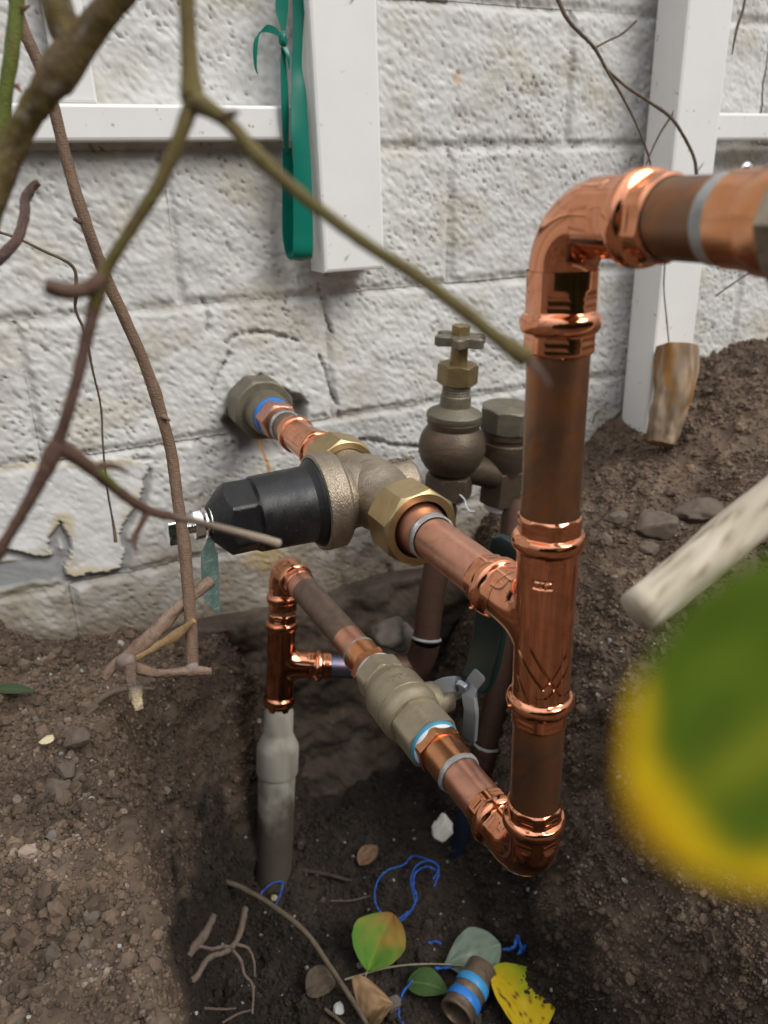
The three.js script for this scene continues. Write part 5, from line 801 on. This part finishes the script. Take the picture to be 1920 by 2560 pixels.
{
  const mk = (name, label, cat, pts, r, c, sd, g, o = {}) => single(name, label, cat, stick(pts, r, { color: c, seed: sd, rough: o.rough ?? 0.14, n: o.n ?? 110, seg: 9 }), M.bark, pts[0], g);
  const st = barkColor([0.12, 0.092, 0.062], [0.17, 0.13, 0.085], [0.06, 0.045, 0.035], 81), rt = barkColor([0.15, 0.108, 0.085], [0.20, 0.15, 0.12], [0.08, 0.055, 0.045], 83), gs = 'loose sticks and roots in the pit';
  mk('fallen_stick', 'long curved brown stick lying across the pit floor', 'stick', [[0.0326, -0.2, 0.1018], [0.0403, -0.205, 0.1189], [0.0715, -0.212, 0.1361], [0.1061, -0.218, 0.1653], [0.1354, -0.222, 0.2088], [0.1537, -0.225, 0.2473], [0.1622, -0.225, 0.2933], [0.1691, -0.225, 0.3377], [0.1733, -0.225, 0.3725]], [0.0028, 0.0030, 0.0031, 0.0031, 0.0030, 0.0027, 0.0024], st, 85, gs, { rough: 0.07 });
  { const t = thing('root_tangle', 'forked grey roots growing out of the left pit side', 'root', [0.0128, -0.15, 0.2982], gs), s = (p, r, k) => part(t, 'root', stick(p, r, { color: rt, seed: k, rough: 0.16, n: 70, seg: 9, fat: 1.3 }), M.bark);
    s([[0.0023, -0.14, 0.3181], [0.0229, -0.145, 0.2923], [0.0376, -0.15, 0.2758], [0.0498, -0.155, 0.262], [0.0641, -0.158, 0.2421]], [0.0022, 0.0030, 0.0034, 0.0033, 0.0026], 87);
    s([[0.0174, -0.16, 0.2997], [0.0321, -0.16, 0.2995], [0.0485, -0.16, 0.2843], [0.0661, -0.16, 0.285], [0.0766, -0.16, 0.2792], [0.0895, -0.16, 0.257], [0.095, -0.16, 0.2459]], [0.0028, 0.0024, 0.0022, 0.0020, 0.0024, 0.0026, 0.0024], 89);
    s([[0.0331, -0.15, 0.2811], [0.0428, -0.152, 0.275], [0.0523, -0.155, 0.2798], [0.065, -0.157, 0.2816], [0.0727, -0.158, 0.2862]], [0.0016, 0.0013, 0.0013, 0.0014], 91);
    s([[0.0706, -0.16, 0.2845], [0.0759, -0.165, 0.2963], [0.0758, -0.17, 0.3077], [0.0801, -0.175, 0.3175], [0.0741, -0.19, 0.3332]], [0.0014, 0.0012, 0.0011, 0.0009], 93);
    s([[0.0759, -0.16, 0.2817], [0.0854, -0.165, 0.2864], [0.0876, -0.17, 0.2978], [0.085, -0.18, 0.3065]], [0.0012, 0.001, 0.0008], 95);
    s([[0.025, -0.15, 0.2891], [0.0231, -0.14, 0.2838], [0.0181, -0.12, 0.2805], [0.0135, -0.1, 0.2752], [0.0129, -0.08, 0.2639]], [0.0022, 0.0018, 0.0016, 0.0012, 0.001], 97);
  }
  mk('fallen_stick', 'thin wavy root lying at the near left pit floor', 'root', [[0.006, -0.2, 0.287], [0.0206, -0.205, 0.2863], [0.0361, -0.21, 0.293], [0.0561, -0.215, 0.3], [0.0643, -0.215, 0.3031]], [0.0012, 0.0013, 0.0012, 0.0010], rt, 99, gs);
  mk('fallen_stick', 'short thin root lying beside the wavy one', 'root', [[0.0491, -0.22, 0.3077], [0.0653, -0.22, 0.3057], [0.0783, -0.22, 0.3081]], [0.0011, 0.0012, 0.0009], rt, 101, gs);
  mk('fallen_stick', 'stubby tan stick lying near a white chip', 'stick', [[0.1458, -0.243, 0.3225], [0.1522, -0.243, 0.3349], [0.1572, -0.243, 0.3465]], [0.0018, 0.0022, 0.0016], st, 103, gs);
  mk('fallen_stick', 'dark stick lying behind the plastic pipe foot', 'stick', [[0.1773, -0.246, 0.1437], [0.2047, -0.246, 0.1651], [0.2301, -0.246, 0.1899]], [0.0022, 0.0026, 0.0018], barkColor(dark, [0.07, 0.05, 0.035], dark, 105), 105, gs);
  mk('fallen_stick', 'fine pale rootlet lying left of the blue lasso', 'root', [[0.198, -0.245, 0.205], [0.2196, -0.245, 0.2151], [0.241, -0.245, 0.2188]], [0.0007, 0.0008, 0.0006], rt, 107, gs);
  { const t = thing('root_tangle', 'fine branching rootlets hanging on the right pit side', 'root', [0.3991, -0.14, 0.4807], gs), s = (p, r, k) => part(t, 'root', stick(p, r, { color: rt, seed: k, rough: 0.18, n: 60, seg: 8 }), M.bark);
    s([[0.4254, -0.055, 0.5004], [0.4164, -0.08, 0.4925], [0.4065, -0.11, 0.4855], [0.3996, -0.14, 0.4859], [0.394, -0.16, 0.4861], [0.3804, -0.18, 0.4802]], [0.0008, 0.0009, 0.0011, 0.0013, 0.0014, 0.0011], 111);
    s([[0.4051, -0.11, 0.4898], [0.4001, -0.14, 0.491], [0.3946, -0.16, 0.4912], [0.3823, -0.18, 0.493]], [0.0010, 0.0011, 0.0012, 0.0013], 113);
    s([[0.3865, -0.17, 0.484], [0.3807, -0.18, 0.4706], [0.3673, -0.19, 0.4624], [0.3606, -0.2, 0.4521]], [0.0010, 0.0009, 0.0008, 0.0005], 115);
    s([[0.3959, -0.15, 0.4855], [0.3931, -0.14, 0.4802], [0.4004, -0.135, 0.4756]], [0.0007, 0.0007, 0.0005], 117);
  }
  mk('fallen_stick', 'forked twig lying by the left bank top', 'stick', [[-0.0191, 0.0694, 0.1856], [0.0014, 0.0765, 0.1738], [0.0216, 0.0787, 0.1701], [0.0491, 0.0727, 0.1733]], [0.0026, 0.0030, 0.0026, 0.0015], st, 119, 'sticks on the soil banks');
  mk('fallen_stick', 'straight stick lying on the crumbly left foreground soil', 'stick', [[-0.0979, 0.0184, 0.3688], [-0.0876, 0.0224, 0.3562], [-0.0776, 0.0275, 0.3382]], [0.0030, 0.0032, 0.0028], barkColor([0.20, 0.14, 0.10], [0.15, 0.105, 0.075], dark, 121), 121, 'sticks on the soil banks');
  mk('fallen_stick', 'short upright twig poking out near the wall foot', 'stick', [[0.6545, 0.212, 0.05], [0.6608, 0.2267, 0.05], [0.6753, 0.2333, 0.05]], [0.0013, 0.0016, 0.0012], barkColor([0.16, 0.13, 0.10], [0.1, 0.08, 0.06], dark, 123), 123, 'sticks on the soil banks');
}
{ // clods, stones and chips big enough to pick out
  const stone = (label, name, p, r, sd, c, c2, flat = 0.6, cat = 'clod', g = 'clods and stones on the soil') => {
    const geo = pebble(sd, 5, 0.34, flat, 9); const P = geo.attributes.position, col = [];
    for (let i = 0; i < P.count; i++) { const v = V(P.getX(i), P.getY(i), P.getZ(i)), n = 1 + 0.12 * fbm(v.x * 5, v.y * 5, v.z * 5 + sd, 4); P.setXYZ(i, v.x * n * r, v.y * n * r, v.z * n * r); const m = clamp(0.5 + 1.6 * fbm(v.x * 5, v.y * 5 + sd, v.z * 5, 3)); col.push(...mixc(c, c2, m)); }
    geo.setAttribute('color', new THREE.Float32BufferAttribute(col, 3)); geo.computeVertexNormals(); geo.rotateY(sd); geo.translate(...p); single(name, label, cat, geo, M.soil, p, g);
  };
  const so = [0.10, 0.073, 0.055], sp = [0.155, 0.118, 0.09];
  stone('flat brown clod on the right bank, the lower of two', 'soil_clod', [0.5464, 0.1803, 0.2833], 0.026, 3, so, sp, 0.5);
  stone('flat brown clod on the right bank, beside the pale stick', 'soil_clod', [0.5988, 0.1858, 0.2926], 0.026, 7, sp, so, 0.45);
  stone('small clod just below the flat clods on the right bank', 'soil_clod', [0.516, 0.1696, 0.3101], 0.011, 9, so, sp, 0.6);
  stone('round clod half sunk beside the lower flat clod', 'soil_clod', [0.5058, 0.1899, 0.2726], 0.012, 10, so, sp, 0.6);
  stone('grey rounded stone behind the ball valve', 'stone', [0.332, 0.0097, 0.0978], 0.027, 13, [0.11, 0.095, 0.08], [0.17, 0.145, 0.12], 0.8, 'stone');
  stone('big lumpy clod in the dip of the left bank', 'soil_clod', [-0.0421, 0.0644, 0.2724], 0.017, 15, so, sp, 0.8);
  stone('clod leaning on the big lumpy one', 'soil_clod', [-0.0262, 0.062, 0.2628], 0.012, 17, so, sp, 0.8);
  stone('crumbly clod on the left bank below the broken stub', 'soil_clod', [-0.0229, 0.0808, 0.2321], 0.013, 19, sp, so, 0.7);
  stone('grey angular clod beside the eggshell chip', 'soil_clod', [-0.0334, 0.0745, 0.2599], 0.010, 21, [0.14, 0.112, 0.088], so, 0.7);
  stone('small pebbly clod at the rim of the left mound', 'soil_clod', [-0.023, 0.0561, 0.338], 0.008, 23, so, sp, 0.8);
  stone('grey stone on the left mound', 'stone', [-0.0485, 0.0676, 0.3214], 0.006, 25, [0.19, 0.175, 0.16], [0.14, 0.12, 0.10], 0.7, 'stone');
  stone('white lump of plaster standing behind the sleeve', 'plaster_lump', [0.3347, -0.1839, 0.2218], 0.013, 27, [0.46, 0.44, 0.40], [0.60, 0.58, 0.54], 1.3, 'plaster');
  stone('grey pebble beside the curled brown leaf', 'stone', [0.2051, -0.238, 0.3504], 0.009, 29, [0.15, 0.13, 0.115], [0.10, 0.085, 0.075], 0.7, 'stone');
  stone('grey flat pebble on the near pit floor', 'stone', [0.3807, -0.238, 0.4448], 0.009, 31, [0.16, 0.14, 0.12], [0.12, 0.10, 0.09], 0.4, 'stone');
  stone('white shell chip with a yellow edge on the left bank', 'shell_chip', [-0.0458, 0.0824, 0.2211], 0.0065, 33, [0.66, 0.62, 0.5], [0.6, 0.48, 0.2], 0.35, 'chip', 'white chips');
  stone('white chip beside the stubby tan stick', 'shell_chip', [0.1583, -0.24, 0.3299], 0.0062, 35, [0.6, 0.62, 0.6], [0.5, 0.5, 0.48], 0.4, 'chip', 'white chips');
  stone('white chip near the left mound stones', 'shell_chip', [-0.0552, 0.0309, 0.3527], 0.0055, 37, [0.5, 0.47, 0.44], [0.36, 0.33, 0.3], 0.5, 'chip', 'white chips');
  stone('yellowish chip among the grey roots', 'shell_chip', [0.1405, -0.244, 0.173], 0.004, 39, [0.45, 0.40, 0.22], [0.3, 0.26, 0.15], 0.5, 'chip', 'white chips');
  stone('brown lump near the wall at the far right', 'soil_clod', [0.9894, 0.243, 0.0157], 0.030, 41, [0.16, 0.105, 0.075], so, 0.6);
}

// ---------------------------------------------------------------- unseen shrubs added behind the camera to darken the reflections in the copper
{
  const small = new THREE.BufferGeometry(); { const p = [], c = [], n = []; const pts = [[0, 0, 0], [0.02, 0.03, 0.006], [0, 0.07, 0], [-0.02, 0.03, 0.006]]; for (const k of [0, 1, 2, 0, 2, 3]) { p.push(...pts[k]); c.push(0.055, 0.09, 0.024); } small.setAttribute('position', new THREE.Float32BufferAttribute(p, 3)); small.setAttribute('color', new THREE.Float32BufferAttribute(c, 3)); small.computeVertexNormals(); }
  const rand = rng(77), q = new THREE.Quaternion(), m4 = new THREE.Matrix4();
  [[-2.2, 2.5, 1.25], [-1.2, 2.7, 1.4], [-0.2, 2.55, 1.25], [0.8, 2.7, 1.4], [1.7, 2.5, 1.25], [2.7, 2.7, 1.4]].forEach(([x, z, h], i) => {
    const t = thing('added_shrub', ['added leafy green shrub at the left end of the row behind the viewer', 'added tall rounded shrub second along the row behind the viewer', 'added low broad shrub directly behind the viewer', 'tallest added shrub in the row behind the viewer', 'added shrub fifth along the row behind the viewer', 'added shrub at the right end of the row behind the viewer'][i], 'shrub', [x, 0, z], 'unseen shrubs added behind the viewer');
    part(t, 'trunk', stick([[x, 0, z], [x + 0.03, h * 0.3, z], [x, h * 0.7, z]], [0.03, 0.022, 0.008], { color: barkColor(brown, tan, dark, i), n: 20 }), M.bark);
    const n = 5200, P0 = small.attributes.position.array, p = [], v = V();
    for (let k = 0; k < n; k++) { const a = rand() * 6.28, hy = rand(), rr = Math.sqrt(rand()) * Math.sqrt(1 - hy ** 3) * (0.85 + 0.4 * N(Math.cos(a) * 2 + i, Math.sin(a) * 2, hy * 4)); q.setFromEuler(new THREE.Euler(rand() * 6.28, rand() * 6.28, rand() * 6.28)); m4.compose(V(x + Math.cos(a) * rr * 0.95, 0.06 + hy * h, z + Math.sin(a) * rr * 0.5), q, V(1, 1, 1).multiplyScalar(1.1 + rand() * 0.8)); for (let w = 0; w < P0.length; w += 3) { v.set(P0[w], P0[w + 1], P0[w + 2]).applyMatrix4(m4); p.push(v.x, v.y, v.z); } }
    const cg = new THREE.BufferGeometry(); cg.setAttribute('position', new THREE.Float32BufferAttribute(p, 3)); cg.computeVertexNormals(); part(t, 'crown', cg, R({ color: lin(0.055, 0.085, 0.03), roughness: 0.7, side: THREE.DoubleSide }));
  });
}
renderer.render(scene, camera);
